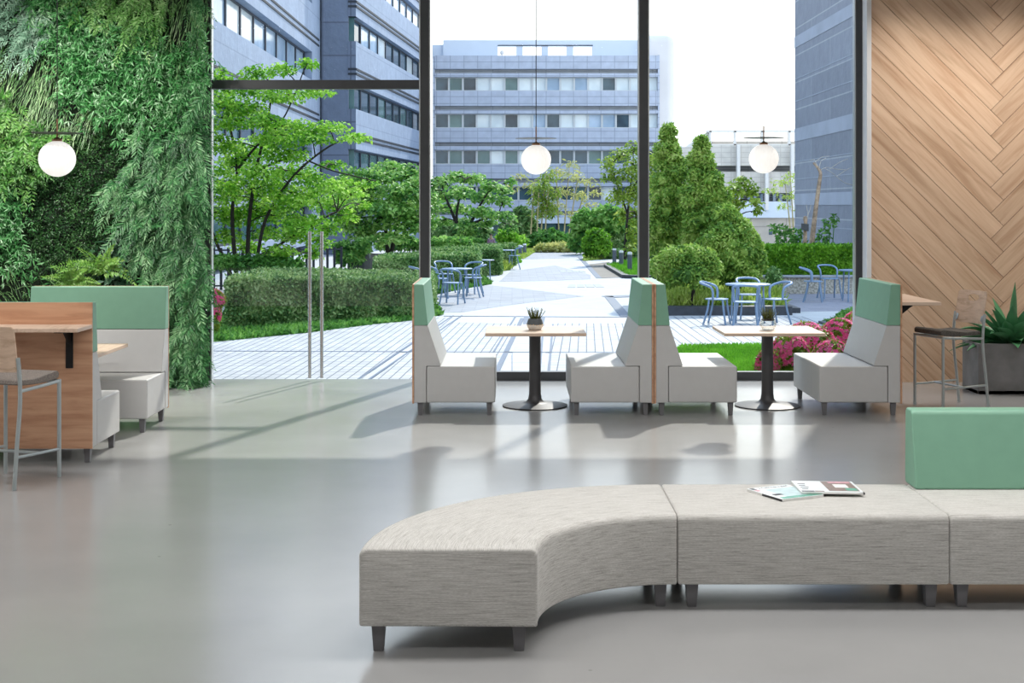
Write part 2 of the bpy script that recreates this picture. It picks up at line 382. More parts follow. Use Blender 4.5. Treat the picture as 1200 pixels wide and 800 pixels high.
# buildings
M['stone_blue'] = tiles('blue_grey_stone', (.30, .37, .50), (.22, .28, .38), 2.4, 1.1, .02, .5, 'YZ', bump=.35, var=.05)
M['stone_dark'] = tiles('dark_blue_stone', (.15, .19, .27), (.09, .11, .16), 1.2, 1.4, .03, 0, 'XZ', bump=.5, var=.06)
M['groove'] = plain('dark_groove', (.012, .018, .03), .6)
M['tile_grey'] = tiles('grey_wall_tile', (.50, .55, .66), (.32, .36, .45), .77, .39, .02, 0, 'XZ', var=.05)  # haze over the far block is put into this paler tile colour
M['louver'] = tiles('louvre_band', (.34, .36, .38), (.2, .22, .24), 3.0, .13, .02, 0, 'XZ')
M['concrete_pale'] = plain('pale_concrete', (.62, .68, .76), .8, var=.06, scale=.5)
M['tower_pale'] = plain('tower_panel', (.68, .66, .66), .8, var=.05, scale=.4)
M['warm_white'] = tiles('pale_cladding', (.68, .64, .58), (.56, .52, .47), .5, .25, .02, 0, 'XZ', var=.03)
M['beige'] = tiles('beige_stone', (.55, .49, .42), (.40, .36, .31), 1.8, 1.0, .03, 0, 'XZ', var=.05)
M['white_steel'] = plain('white_steel', (.72, .70, .67), .6, var=.03)
M['slate'] = tiles('slate_cladding', (.27, .29, .35), (.42, .44, .48), 5.0, .85, .02, .5, 'YZ', var=.12, bump=.3)
M['slate_band'] = plain('slate_band', (.36, .39, .47), .7, var=.1, scale=1)
def pane(name, a, b_):
    m, nt, b = newmat(name)
    n = N(nt, 'ShaderNodeTexNoise', Scale=.8, Detail=3.0); L(nt, coords(nt), n.inputs['Vector'])
    r = ramp(nt, n.outputs['Fac'], [(.35, a), (.65, b_)]); L(nt, r.outputs[0], b.inputs['Base Color'])
    b.inputs['Roughness'].default_value = .08; b.inputs['Specular IOR Level'].default_value = .5; return m
M['pane_dark'] = pane('dark_pane', (.02, .045, .07), (.06, .12, .16))
M['pane_blind'] = pane('blind_pane', (.58, .67, .72), (.78, .85, .87))
M['pane_teal'] = pane('teal_pane', (.06, .14, .15), (.13, .24, .24))
M['pane_sky'] = pane('sky_pane', (.26, .38, .52), (.45, .58, .74))
M['frame_pale'] = plain('pale_frame', (.55, .58, .60), .5, var=.03)
M['frame_dark'] = plain('dark_frame', (.02, .03, .05), .5, var=.05)
M['skin'] = plain('skin', (.45, .28, .2), .6); M['shirt'] = plain('mauve_shirt', (.32, .2, .33), .9); M['jeans'] = plain('blue_jeans', (.13, .2, .36), .9); M['hair'] = plain('dark_hair', (.015, .012, .012), .7)
# ------------------------------------------------------------------ room shell
ZG = 15.85                                     # the glass front
struct('floor', MB().box(-7, 7.6, -3, 15.93, -.12, 0), M['floor'], 'polished grey concrete floor of the lounge', 'floor')
cm_ = MB().box(-7, 7.6, -3, 15.95, 4.75, 4.9)
struct('ceiling', cm_, M['wall_paint'], 'white ceiling above the lounge', 'ceiling')
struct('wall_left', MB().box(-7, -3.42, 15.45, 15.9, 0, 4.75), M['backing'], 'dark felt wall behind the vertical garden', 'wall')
struct('wall_side', MB().box(-7.15, -7, -3, 15.9, -.12, 4.9), M['wall_paint'], 'white side wall left of the lounge', 'wall')
struct('wall_end', MB().box(7.6, 7.75, -3, 15.9, -.12, 4.9), M['wall_paint'], 'white side wall right of the lounge', 'wall')

struct('wall_camera', MB().box(-7, 7.6, -3.15, -3, -.12, 4.9), M['wall_grey'], 'white wall behind the viewer', 'wall')  # added to shut out sky light from behind; grey to bounce less

# herringbone plank wall: planks clipped to the wall, one mesh of pattern
WY, SX, PW = 15.65, at(1146, 0, 15.65).x, .2
wx0, wx1, wz0, wz1 = at(1020, 0, 15.65).x, 7.6, 0.0, 4.75
def clip(poly):
    for ax, lim, sg in ((0, wx0, 1), (0, wx1, -1), (1, wz0, 1), (1, wz1, -1)):
        out = []
        for i in range(len(poly)):
            a, b = poly[i-1], poly[i]
            da, db = (a[ax]-lim)*sg, (b[ax]-lim)*sg
            if (da >= 0) != (db >= 0):
                t = da/(da-db); out.append(tuple(a[j]+(b[j]-a[j])*t for j in range(4)))
            if db >= 0: out.append(b)
        poly = out
        if len(poly) < 3: return []
    return poly
pw = MB(); r2 = math.sqrt(.5)
def plank(u0, u1, v0, v1, along_u):
    g = .0025; u0 += g; u1 -= g; v0 += g; v1 -= g
    off = (random.uniform(0, 30), random.uniform(0, 30)); p = []
    for u, v in ((u0, v0), (u1, v0), (u1, v1), (u0, v1)):
        x, z = SX+(u+v)*r2, 2.0+(v-u)*r2
        uv = (u+off[0], v+off[1]) if along_u else (v+off[0], u+off[1])
        p.append((x, z)+uv)
    p = clip(p)
    if len(p) < 3: return
    n = len(p)
    vs = [(q[0], WY, q[1]) for q in p]+[(q[0], WY+.02, q[1]) for q in p]
    fs = [list(range(n))]+[(i, i+n, (i+1) % n+n, (i+1) % n) for i in range(n)]
    uvs = [[(q[2], q[3]) for q in p]]+[[(p[i][2], p[i][3])]*4 for i in range(n)]
    pw.add(vs, fs, uvs)
for k in range(-24, 25):
    for j in range(3):
        e = (-k+1)*PW-j*2.6; plank(e-2.6, e, k*PW, (k+1)*PW, True)
        s_ = (k+1)*PW+j*2.6; plank(-k*PW, (-k+1)*PW, s_, s_+2.6, False)
struct('wall_right', pw, M['plank'], 'oak wall clad in herringbone planks', 'wall')
struct('wall_back', MB().box(wx0, 7.6, WY+.012, 15.9, 0, 4.75), M['soil'], 'solid wall behind the oak planks', 'wall')
jx0 = at(1014.5, 0, 15.65).x
struct('trim_1', MB().box(jx0, wx0, 15.6, 15.9, 0, 4.75), M['jamb'], 'white vertical trim at the end of the oak wall', 'trim', bevel=.004)

# glazed front: mullions, bottom rail, panes
def wx(px): return (px-VX)*ZG/F
def mullion(name, pa, pb, label, edges=(1, 1)):
    a, b = wx(pa), wx(pb)
    o = MB().box(a+.012, b-.012, ZG-.05, ZG+.06, 0, 4.75).build(name, M['mullion'], origin=((a+b)/2, ZG, 0), bevel=.003)
    tag(o, label, 'window frame', kind='structure'); ORG[o] = Vector(((a+b)/2, ZG, 0))
    ed = MB()  # pale strips put the side faces' light into colour; jamb strip is silver
    if edges[0]: ed.box(a, a+.0125, ZG-.045, ZG+.055, 0, 4.75)
    if edges[1]: ed.box(b-.0125, b, ZG-.045, ZG+.055, 0, 4.75)
    ed.build('edge_strip', M['alu'], parent=o); return o
mullion('window_frame_mullion', 491.5, 504.5, 'dark window mullion between the glass doors and the middle window')
mullion('window_frame_mullion', 747.5, 760.5, 'dark window mullion behind the back to back booth seats')
mullion('window_frame_mullion', 1000.5, 1014.5, 'dark window mullion beside the oak wall')
mullion('window_frame_mullion', 236, 249, 'dark door jamb beside the vertical garden', (0, 1))
def rail(name, pa, pb, label):
    a, b = wx(pa), wx(pb)
    tag(MB().box(a, b, ZG-.05, ZG+.06, 0, .095).build(name, M['mullion'], origin=((a+b)/2, ZG, 0), bevel=.003), label, 'window frame', kind='structure')
rail('window_frame_rail', 504.5, 747.5, 'dark bottom rail under the middle window'); rail('window_frame_rail', 760.5, 1000.5, 'dark bottom rail under the right window')
tz = H+(VY-104.5)*ZG/F
tag(MB().box(wx(249), wx(491.5), ZG-.05, ZG+.06, tz, tz+.1).build('window_frame_transom', M['mullion'], origin=((wx(249)+wx(491.5))/2, ZG, tz), bevel=.003), 'dark horizontal transom above the glass doors', 'window frame', kind='structure')
def window(name, pa, pb, z0, z1, label):
    a, b = wx(pa), wx(pb)
    tag(MB().box(a+.002, b-.002, ZG, ZG+.012, z0, z1).build(name, M['glass'], origin=((a+b)/2, ZG, z0)), label, 'window', kind='structure')
window('window_1', 249, 491.5, tz+.1, 4.75, 'clear glass pane above the glass doors')
window('window_2', 504.5, 747.5, .095, 4.75, 'tall clear middle window pane'); window('window_3', 760.5, 1000.5, .095, 4.75, 'tall clear right window pane')
for name, pa, pb, hp, label in (('door_1', 249, 370.6, 364, 'left glass door leaf with a long steel pull handle'), ('door_2', 371.4, 491.5, 378, 'right glass door leaf with a long steel pull handle')):
    a, b = wx(pa), wx(pb)
    d = MB().box(a+.002, b-.002, ZG, ZG+.012, .006, tz-.004).build(name, M['glass'], origin=((a+b)/2, ZG, 0)); ORG[d] = Vector(((a+b)/2, ZG, 0))
    tag(d, label, 'door', kind='structure')
    tag(MB().box(a+.004, b-.004, ZG-.0022, ZG-.0012, H-(358.5-VY)*ZG/F, H-(314-VY)*ZG/F).build('privacy_film', M['film'], parent=d), 'faint grey film band across the door glass')
    hx = wx(hp); hb = MB().tube([(hx, ZG-.07, .03), (hx, ZG-.07, 1.655)], .019, 14)
    hb.build('door_handle', M['chrome'], parent=d, smooth=True)
    hm = MB()
    for z in (.30, 1.52): hm.tube([(hx, ZG-.06, z), (hx, ZG+.012, z)], .011, 10)
    hm.build('handle_mount', M['chrome'], parent=d, smooth=True)

# ------------------------------------------------------------------ booth seats
SL = 1.22                                      # length of a booth seat; local x runs from back (0) to front, y along the seat
def taper_leg(x, y, w=.052, h=.122):
    a, b = w/2, w*.36
    return MB().hexa([(x-b,y-b,0),(x+b,y-b,0),(x+b,y+b,0),(x-b,y+b,0),(x-a,y-a,h),(x+a,y-a,h),(x+a,y+a,h),(x-a,y+a,h)])
def make_booth(label):
    r = empty('booth_seat', (0, 0, 0), label, 'booth seat', 'high back booth seats')
    MB().box(-.018, -.001, 0, SL, .112, 1.215).build('back_panel', M['panel_wood'], r, bevel=.002)
    MB().box(.116, .75, .002, SL-.002, .12, .456).build('seat', M['white_vinyl'], r, bevel=.014)
    MB().prism([(0, .12), (.112, .12), (.112, .459), (.243, .459), (.246, .468), (.127, .829), (.120, .833), (0, .833)], 'y', .002, SL-.002).build('backrest', M['white_vinyl'], r, bevel=.007)
    MB().prism([(0, .836), (.127, .836), (.086, 1.208), (.08, 1.214), (0, 1.214)], 'y', 0, SL).build('headrest', M['green_vinyl'], r, bevel=.007)
    for x in (.055, .695):
        for y in (.055, SL-.055): taper_leg(x, y).build('leg', M['leg'], r, bevel=.003)
    return r
B0 = 13.16
b1 = make_booth('white booth seat with green headrest standing left of the left round-foot table, facing right')
b2 = copy_tree(b1); b3 = copy_tree(b1); b4 = copy_tree(b1); l1 = copy_tree(b1); l2 = copy_tree(b1)
b2['label'] = 'white booth seat right of the left round-foot table, backed against another seat'
b3['label'] = 'white booth seat left of the right round-foot table, backed against another seat'
b4['label'] = 'white booth seat by the oak wall, right of the right round-foot table'
l1['label'] = 'booth seat with a wooden counter shelf on its wood back, behind the left stool'
l2['label'] = 'booth seat with green headrest standing against the vertical garden, facing the camera'
b1.location = (-.906, B0, 0)
b2.location = (1.294, B0+SL, 0); b2.rotation_euler.z = PI
b3.location = (1.334, B0, 0)
b4.location = (3.594, B0+SL, 0); b4.rotation_euler.z = PI
l1.location = (-3.165, 10.74, 0); l1.rotation_euler.z = PI/2       # local x -> +Y, local y -> -X
l2.location = (-3.115-SL, 12.90, 0); l2.rotation_euler.z = -PI/2   # local x -> -Y, local y -> +X
# wooden counter on the back of the near seat and on the seat by the oak wall
def counter(r, ys):
    sh = MB().box(-.38, -.0185, 0.0, SL, 1.02, 1.05).build('counter_shelf', M['table_wood'], r, bevel=.003)
    for y in ys:
        br = MB().box(-.026, -.0185, y-.028, y+.028, .72, 1.0195).box(-.30, -.0185, y-.028, y+.028, 1.008, 1.0195)
        br.prism([(-.026, .90), (-.13, .985), (-.17, 1.01), (-.026, 1.01)], 'y', y-.012, y+.012)
        br.build('shelf_bracket', M['black'], r, bevel=.002)
counter(l1, (.17, SL-.17)); counter(b4, (.17, SL-.17))

# ------------------------------------------------------------------ tables
def make_table(label):
    r = empty('pedestal_table', (0, 0, 0), label, 'table', 'round-foot booth tables')
    MB().box(-.477, .477, -.41, .41, .712, .742).build('table_top', M['table_wood'], r, bevel=.003)
    MB().lathe([(.30, 0), (.314, .004), (.316, .010), (.30, .016), (.13, .030), (.088, .042), (.066, .07), (.058, .12), (.056, .2), (.056, .66), (.06, .70), (.06, .711)], n=48).build('pedestal', M['pedestal'], r, smooth=True)
    MB().box(-.22, .22, -.2, .2, .705, .7115).build('mounting_plate', M['black'], r)
    return r
t1 = make_table('wood-topped table on a round metal foot between the two left booth seats')
t2 = copy_tree(t1); t3 = copy_tree(t1)
t1.location = (.223, 13.80, 0)
t2.location = (2.478, 13.80, 0); t2['label'] = 'wood-topped table on a round metal foot between the two right booth seats'
t3.location = (-3.76, 11.93, 0); t3['label'] = 'table half hidden between the two booth seats by the vertical garden'
t3.rotation_euler.z = PI/2

# plant pots on the tables
def heather(r, z, seed, rad=.065, h=.115):
    rg = np.random.default_rng(seed); b = []; d = []; n = []; Ln = []; stems = MB()
    for i in range(44):
        a = rg.uniform(0, 2*PI); q = rad*math.sqrt(rg.uniform(0, 1)); p = Vector((q*.7*math.cos(a), q*.7*math.sin(a), z))
        hh = h*rg.uniform(.6, 1.05); e = p+Vector((q*.75*math.cos(a)+rg.normal(0, .006), q*.75*math.sin(a)+rg.normal(0, .006), hh))
        stems.tube([p, p.lerp(e, .5), e], [.0016, .0013, .0006], 4)
        for k in range(26):
            t = rg.uniform(.02, 1); c = p.lerp(e, t); f = rg.uniform(0, 2*PI)
            b.append(c); d.append((math.cos(f)*.7, math.sin(f)*.7, .9)); n.append((-math.cos(f), -math.sin(f), .6)); Ln.append(.016*(1.15-.5*t))
    stems.leaves(b, d, n, Ln, np.array(Ln)*.42)
    return stems.build('heather', M['heather'], r)
r = empty('heather_pot', (.2225, 13.76, .742), 'slate and white pot of heather on the left booth table', 'potted plant'); ORG[r] = Vector((0,0,0))
MB().lathe([(.05, 0), (.06, .004), (.079, .04), (.0795, .052)], n=32).build('pot_base', M['pot_white'], r, smooth=True)
MB().lathe([(.0795, .0522), (.078, .065), (.064, .108), (.058, .110), (.056, .10), (.0555, .095)], n=32).build('pot', M['pot_grey'], r, smooth=True)
g_ = MB()
for k in range(16):
    g_ = MB(); a = 2*PI*k/16+.2; g_.blob((.0795*math.cos(a), .0795*math.sin(a), .052+.003*(k % 3-1)), (.006, .006, .005), 6, 4); g_.build('gold_fleck', M['gold'], r)
heather(r, .10, 3)
r = empty('heather_pot', (2.478, 13.76, .742), 'clear glass pot of heather on the right booth table', 'potted plant'); ORG[r] = Vector((0,0,0))
MB().lathe([(.05, .002), (.06, .004), (.079, .04), (.0795, .055), (.078, .068), (.064, .108), (.061, .108), (.075, .068), (.076, .055), (.075, .04), (.056, .010), (.02, .008)], n=32).build('pot', M['pot_glass'], r, smooth=True)
MB().lathe([(.05, 0), (.052, .006), (.02, .007)], n=32).build('pot_base', M['pot_white'], r, smooth=True)
MB().lathe([(.02, .088), (.058, .090), (.060, .104), (.02, .106)], n=24).build('peat', M['soil'], r, smooth=True)
heather(r, .10, 5)

# ------------------------------------------------------------------ stools (local: front = +x, y across)
def make_stool(label, fabric):
    r = empty('counter_stool', (0, 0, 0), label, 'stool', 'counter stools')
    sx = .225; w = .225
    # seat cushion with a waterfall front
    poly = []
    prof = spline([(-.20, .705), (-.21, .725), (-.185, .742), (-.05, .735), (.08, .748), (.20, .762), (.235, .752), (.24, .728), (.215, .705), (.05, .694), (-.08, .697)], 5, True)
    MB().prism([(p.x, p.y) for p in [Vector((q[0], q[1])) for q in prof]], 'y', -.215, .215).build('seat', fabric, r, bevel=.014, angle=60)
    # bent ply back with a slot
    n = 20; nz = 13; bm_ = MB(); tk = .010
    def bp(u, v, o):                           # u across -1..1, v up 0..1
        x = -.262-.055*(v-.0)+.035*(u*u)-o; return (x, u*.218, .80+v*.315)
    keep = set()
    def outline(u, v):                         # rounded corners and the grip slot
        cx, cz, rr = 1-.16, 1-.11, 1.0
        du, dv = max(0, abs(u)-cx)/.16, max(0, abs(v-.5)*2-(1-.2))/.2
        if du*du+dv*dv > 1.02: return False
        a, b = (u+.08)/.36, (v-.78)/.10
        return not (abs(a)**2.6+abs(b)**2.6 < 1)
    n, nz = 56, 44
    idx = {}
    def vid(i, j, o):
        if (i, j, o) not in idx:
            idx[(i, j, o)] = len(bm_.v); bm_.v.append(bp(-1+2*i/n, j/nz, o*tk))
        return idx[(i, j, o)]
    cell = {(i, j) for i in range(n) for j in range(nz) if outline(-1+2*(i+.5)/n, (j+.5)/nz)}
    for i, j in cell:
        q = [(i, j), (i+1, j), (i+1, j+1), (i, j+1)]
        bm_.f.append([vid(a, b, 0) for a, b in q]); bm_.uv.append(None)
        bm_.f.append([vid(a, b, 1) for a, b in q][::-1]); bm_.uv.append(None)
        for (di, dj), (a, b) in (((0, -1), (0, 1)), ((1, 0), (1, 2)), ((0, 1), (2, 3)), ((-1, 0), (3, 0))):
            if (i+di, j+dj) not in cell:
                bm_.f.append([vid(*q[b], 0), vid(*q[a], 0), vid(*q[a], 1), vid(*q[b], 1)]); bm_.uv.append(None)
    back = bm_.build('backrest', M['stool_wood'], r, smooth=True)
    for s in (-1, 1):
        y = s*w
        MB().tube(spline([(sx, y, 0), (sx, y, .35), (sx, y, .70)], 3), .0145, 10).build('leg', M['steel'], r, smooth=True)
        rear = spline([(-.29, y, 0), (-.262, y, .28), (-.232, y, .52), (-.225, y, .66), (-.235, y, .80), (-.25, y, .90)], 5)
        MB().tube(rear, .0145, 10).build('leg', M['steel'], r, smooth=True)
        MB().tube([(sx, y, .688), (0, y, .676), (-.228, y, .668)], .0125, 8).build('seat_rail', M['steel'], r, smooth=True)
        pl = MB().prism([(.80, .045), (.86, .03), (.90, .0), (.90, -.01), (.80, -.01)], 'y', 0, .004)
        pl = MB().hexa([(-.236, y, .80), (-.236, y-s*.05, .835), (-.232, y-s*.05, .835), (-.232, y, .80), (-.255, y, .90), (-.250, y-s*.05, .875), (-.246, y-s*.05, .875), (-.249, y, .90)])
        pl.build('back_plate', M['steel'], r)
        b2_ = MB()
        for z, dy in ((.835, .022), (.868, .022)): b2_.blob((-.2385-.17*(z-.8)-.0, y-s*.03, z), (.006, .007, .007), 8, 5)
        b2_.build('bolt', M['black'], r)
        MB().tube([(sx, y, .20), (-.268, y, .22)], .011, 8).build('footrest', M['steel'], r, smooth=True)
    MB().tube([(sx, -w, .688), (sx, w, .688)], .0125, 8).build('seat_rail', M['steel'], r, smooth=True)
    MB().tube([(-.0, -w, .21), (-.0, w, .21)], .011, 8).build('footrest', M['steel'], r, smooth=True)
    return r
st1 = make_stool('counter stool with wood back and dark fabric seat by the agave planter', M['seat_dark'])
st2 = copy_tree(st1); st2['label'] = 'counter stool with beige fabric seat at the wooden counter shelf on the left'
for c_ in st2.children:
    if c_.name.startswith('seat') and not c_.name.startswith('seat_rail'):
        c_.data = c_.data.copy(); c_.data.materials.clear(); c_.data.materials.append(M['seat_tweed'])
A_ = Vector((3.937, 13.92)); D_ = Vector((4.50, 13.64)); c1_ = (A_+D_)/2
st1.location = (c1_.x+.01, c1_.y, 0); st1.rotation_euler.z = math.atan2(-.15, -.43)
fw = Vector((.134, .44)).normalized(); rt = Vector((fw.y, -fw.x))
mid_ = (Vector((-3.39, 9.75))+Vector((-3.256, 10.19)))/2-rt*.225
st2.location = (mid_.x+.008, mid_.y+.02, 0); st2.rotation_euler.z = math.atan2(fw.y, fw.x)

# ------------------------------------------------------------------ planter and agave
pl = empty('planter_box', (5.35, 14.92, 0), 'grey concrete planter box in front of the oak wall', 'planter')
x0, x1, y0, y1 = 4.80, 5.95, 14.64, 15.16
MB().box(x0, x1, y0, y0+.035, 0, .52).box(x0, x1, y1-.035, y1, 0, .52).box(x0, x0+.035, y0+.035, y1-.035, 0, .52).box(x1-.035, x1, y0+.035, y1-.035, 0, .52).box(x0, x1, y0, y1, 0, .04).build('box', M['planter'], pl, bevel=.004)
MB().box(x0+.036, x1-.036, y0+.036, y1-.036, .38, .47).build('soil', M['soil'], pl)
ag = empty('agave', (5.235, 14.90, .47), 'green agave with pointed leaves growing in the concrete planter', 'plant')
def agave_leaf(az, el, ln, wd, curl):
    m_ = MB(); n = 12; d0 = Vector((math.cos(az), math.sin(az), 0)); sd = Vector((-math.sin(az), math.cos(az), 0))
    P = Vector((0, 0, .02))+d0*.035; ang = el; vs = []
    for i in range(n+1):
        t = i/n
        w = wd*(.62+.9*t-1.0*t*t)*(1-t**4) if t < 1 else .0
        w = max(w, .0015)
        up = Vector((0, 0, 1))*math.cos(ang)-d0*math.sin(ang); th = .02*(1-t)+.003
        for q, hh in ((-1, .30), (-.5, .06), (0, 0), (.5, .06), (1, .30)): vs.append(P+sd*q*w/2+up*hh*w*.75)
        for q, hh in ((.5, .06), (0, 0), (-.5, .06)): vs.append(P+sd*q*w/2+up*(hh*w*.75-th))
        P = P+(d0*math.cos(ang)+Vector((0, 0, 1))*math.sin(ang))*(ln/n); ang -= curl/n*(.4+1.2*t)
    fs = [(i*8+k, i*8+(k+1) % 8, (i+1)*8+(k+1) % 8, (i+1)*8+k) for i in range(n) for k in range(8)]
    fs += [list(range(8))[::-1], list(range(n*8, n*8+8))]
    return m_.add([v+Vector((5.235, 14.90, .47)) for v in vs], fs)
leaves_ = [(3.0, .30, .58, .17, .75), (3.5, .18, .55, .18, .8), (2.6, .62, .52, .16, .5), (3.95, .5, .50, .18, .6), (4.5, .25, .46, .19, .7), (5.1, .45, .48, .18, .6), (5.75, .30, .52, .17, .7), (.2, .5, .50, .17, .6),
 (.9, .4, .46, .16, .7), (1.5, .6, .45, .15, .5), (2.1, .4, .50, .16, .6), (3.2, .85, .52, .15, .4), (4.2, .8, .44, .17, .35), (5.4, .9, .46, .15, .35), (.4, 1.0, .5, .13, .25), (1.9, 1.1, .55, .12, .2), (4.75, 1.50, .66, .11, .05), (3.6, 1.15, .46, .13, .2), (3.0, .10, .62, .11, .7), (3.3, .60, .62, .15, 1.0), (2.75, .12, .52, .13, .5), (4.9, .62, .34, .17, .4), (3.75, .75, .36, .16, .4), (5.6, .65, .36, .16, .4), (3.4, .45, .50, .18, .5), (3.8, 1.0, .50, .17, .35), (4.4, 1.1, .50, .17, .2), (4.1, .62, .48, .19, .5), (4.75, .85, .42, .19, .4), (2.9, 1.05, .52, .15, .35), (5.1, 1.15, .48, .16, .2), (3.15, .45, .60, .17, .85), (4.6, .4, .40, .19, .6)]
for a in leaves_: agave_leaf(*a).build('leaf', M['agave'], ag, smooth=True)

# ------------------------------------------------------------------ lounge bench
def bench_profile(W, z0=.12, z1=.458, rt=.032, rb=.012):
    P = []
    for cx, cz, r, a0 in ((rb, z0+rb, rb, PI), (W-rb, z0+rb, rb, 1.5*PI), (W-rt, z1-rt, rt, 0), (rt, z1-rt, rt, .5*PI)):
        for k in range(6): P.append((cx+r*math.cos(a0+k*PI/10), cz+r*math.sin(a0+k*PI/10)))
    return P
def sweep(frames, W, us):
    """frames: functions mapping (q, z) to a point; us: length along"""
    base = bench_profile(W); m_ = MB(); n = len(base); vs = []
    per = [0]
    for i in range(n): per.append(per[-1]+math.dist(base[i], base[(i+1) % n]))
    for (fn, ins) in frames:
        for q, z in base:
            qq = W/2+(q-W/2)*(1-2*ins/W); zz = .289+(z-.289)*(1-2*ins/.338)
            vs.append(fn(qq, zz))
    fs, uvs = [], []
    for i in range(len(frames)-1):
        for k in range(n):
            fs.append((i*n+k, i*n+(k+1) % n, (i+1)*n+(k+1) % n, (i+1)*n+k))
            uvs.append([(us[i], per[k]), (us[i], per[k+1]), (us[i+1], per[k+1]), (us[i+1], per[k])])
    for i, rev in ((0, 1), (len(frames)-1, 0)):
        f = [i*n+k for k in range(n)]; u = [(b[0]+3, b[1]+5) for b in base]
        fs.append(f[::-1] if rev else f); uvs.append(u[::-1] if rev else u)
    return m_.add(vs, fs, uvs)
BW, BY = .775, 6.85
def bench_legs(r, pts, rot=0):
    for x, y in pts:
        m_ = taper_leg(0, 0, .062, .124); ca, sa = math.cos(rot), math.sin(rot)
        m_.v = [(x+v[0]*ca-v[1]*sa, y+v[0]*sa+v[1]*ca, v[2]) for v in m_.v]
        m_.build('leg', M['leg'], r, bevel=.003)
def straight_bench(x0, x1, label, seed):
    r = empty('straight_bench', ((x0+x1)/2, BY+BW/2, 0), label, 'bench', 'grey tweed bench units')
    fr = [(lambda q, z, x=x0: (x, BY+q, z), .010), (lambda q, z, x=x0+.004: (x, BY+q, z), .003), (lambda q, z, x=x0+.012: (x, BY+q, z), 0), (lambda q, z, x=x1-.012: (x, BY+q, z), 0), (lambda q, z, x=x1-.004: (x, BY+q, z), .003), (lambda q, z, x=x1: (x, BY+q, z), .010)]
    us = [x+seed for x in (x0, x0+.004, x0+.012, x1-.012, x1-.004, x1)]
    sweep(fr, BW, us).build('seat', M['tweed'], r, smooth=True)
    bench_legs(r, [(x, y) for x in (x0+.075, x1-.075) for y in (BY+.075, BY+BW-.075)])
    return r
s1, s2 = .799, 2.110
straight_bench(s1, s2-.002, 'straight grey tweed bench unit with magazines lying on it', 0)
b3_ = straight_bench(s2, 3.45, 'grey tweed bench unit carrying the green backrest', 17)
MB().prism([(BY+.60, .4585), (BY+.80, .4585), (BY+.81, .50), (BY+.80, .845), (BY+.785, .866), (BY+.70, .866), (BY+.68, .85), (BY+.605, .50)], 'x', s2+.004, 3.45).build('backrest', M['green_vinyl'], b3_, bevel=.012)
cr = empty('curved_bench', (.1, 6.9, 0), 'curved quarter-round grey tweed bench unit', 'bench', 'grey tweed bench units')
ccx, ccy, rin = s1-.003, 6.165, BY-6.165
fr, us = [], []
tot = PI/2; em = .012/1.1
ths = [(0, .010), (.004/1.1, .003), (em, 0)]+[(em+(tot-2*em)*k/40, 0) for k in range(1, 40)]+[(tot-em, 0), (tot-.004/1.1, .003), (tot, .010)]
for th, ins in ths[::-1]:
    a = PI/2+th
    fr.append((lambda q, z, a=a: (ccx+(rin+q)*math.cos(a), ccy+(rin+q)*math.sin(a), z), ins)); us.append(-th*1.1+40)
sweep(fr, BW, us).build('seat', M['tweed'], cr, smooth=True)
for q in (.08, BW-.08):
    for th, off in ((PI, .075), (PI/2, -.075)):
        if th == PI: p = (ccx-(rin+q), ccy+.075)
        else: p = (ccx-.075, ccy+rin+q)
        bench_legs(cr, [p])

# ------------------------------------------------------------------ magazines
def quad_frame(p00, p10, p01, z, th):          # a sheet with corners p00, p10 (along width), p01 (along height)
    a, b, c = Vector(p00), Vector(p10), Vector(p01); e1, e2 = b-a, c-a
    def Q(u, v, h): p = a+e1*u+e2*v; return (p.x, p.y, z+h)
    return Q
def slab(Q, u0, u1, v0, v1, h0, h1):
    return MB().hexa([Q(u0,v0,h0), Q(u1,v0,h0), Q(u1,v1,h0), Q(u0,v1,h0), Q(u0,v0,h1), Q(u1,v0,h1), Q(u1,v1,h1), Q(u0,v1,h1)])
def bz(px, py, z=.466):
    Y = (H-z)*F/(py-VY); return ((px-VX)*Y/F, Y)
def text_on(Q, txt, u0, v0, du, dv, h, m, parent, name='cover_title'):
    """small lettering laid flat on a cover"""
    cu = bpy.data.curves.new(name, 'FONT'); cu.body = txt; cu.size = 1; cu.extrude = .01
    tmp = bpy.data.objects.new('tmp', cu); C.objects.link(tmp)
    dg = bpy.context.evaluated_depsgraph_get(); me = bpy.data.meshes.new_from_object(tmp.evaluated_get(dg))
    bpy.data.objects.remove(tmp)
    xs = [v.co.x for v in me.vertices]; ys = [v.co.y for v in me.vertices]; wx_, hy_ = max(xs)-min(xs), max(ys)-min(ys); mx_, my_ = min(xs), min(ys)
    m_ = MB(); m_.add([Q(u0+du*(v.co.x-mx_)/wx_, v0+dv*(v.co.y-my_)/hy_, h+(.0003 if v.co.z > 0 else 0)) for v in me.vertices], [list(p.vertices) for p in me.polygons])
    return m_.build(name, m, parent)
mg = empty('magazine', (1.36, 7.27, .458), 'pale magazine with a teal picture, lying left under the other magazine', 'magazine', 'magazines on the bench')
p00, p10, p01 = bz(916.7, 586), bz(965, 580.5), bz(875.5, 573.6)     # spine corner, right corner, left corner
Q = quad_frame((*p00, 0), (*p10, 0), (*p01, 0), .4585, 0)
slab(Q, 0, 1, 0, 1, .0005, .011).build('pages', M['paper'], mg)
slab(Q, -.004, 1.004, -.004, 1.004, .0112, .0122).build('cover', M['cover'], mg)
slab(Q, -.012, 0, 0, .55, .001, .0112).build('spine', M['ink'], mg)
slab(Q, .25, .98, .16, .8, .0123, .0127).build('cover_picture', M['mist'], mg)
slab(Q, .06, .99, .02, .15, .0123, .0128).build('picture_band', M['teal'], mg)
slab(Q, .10, .30, .30, .42, .01275, .0131).build('picture_spot', M['ink'], mg)
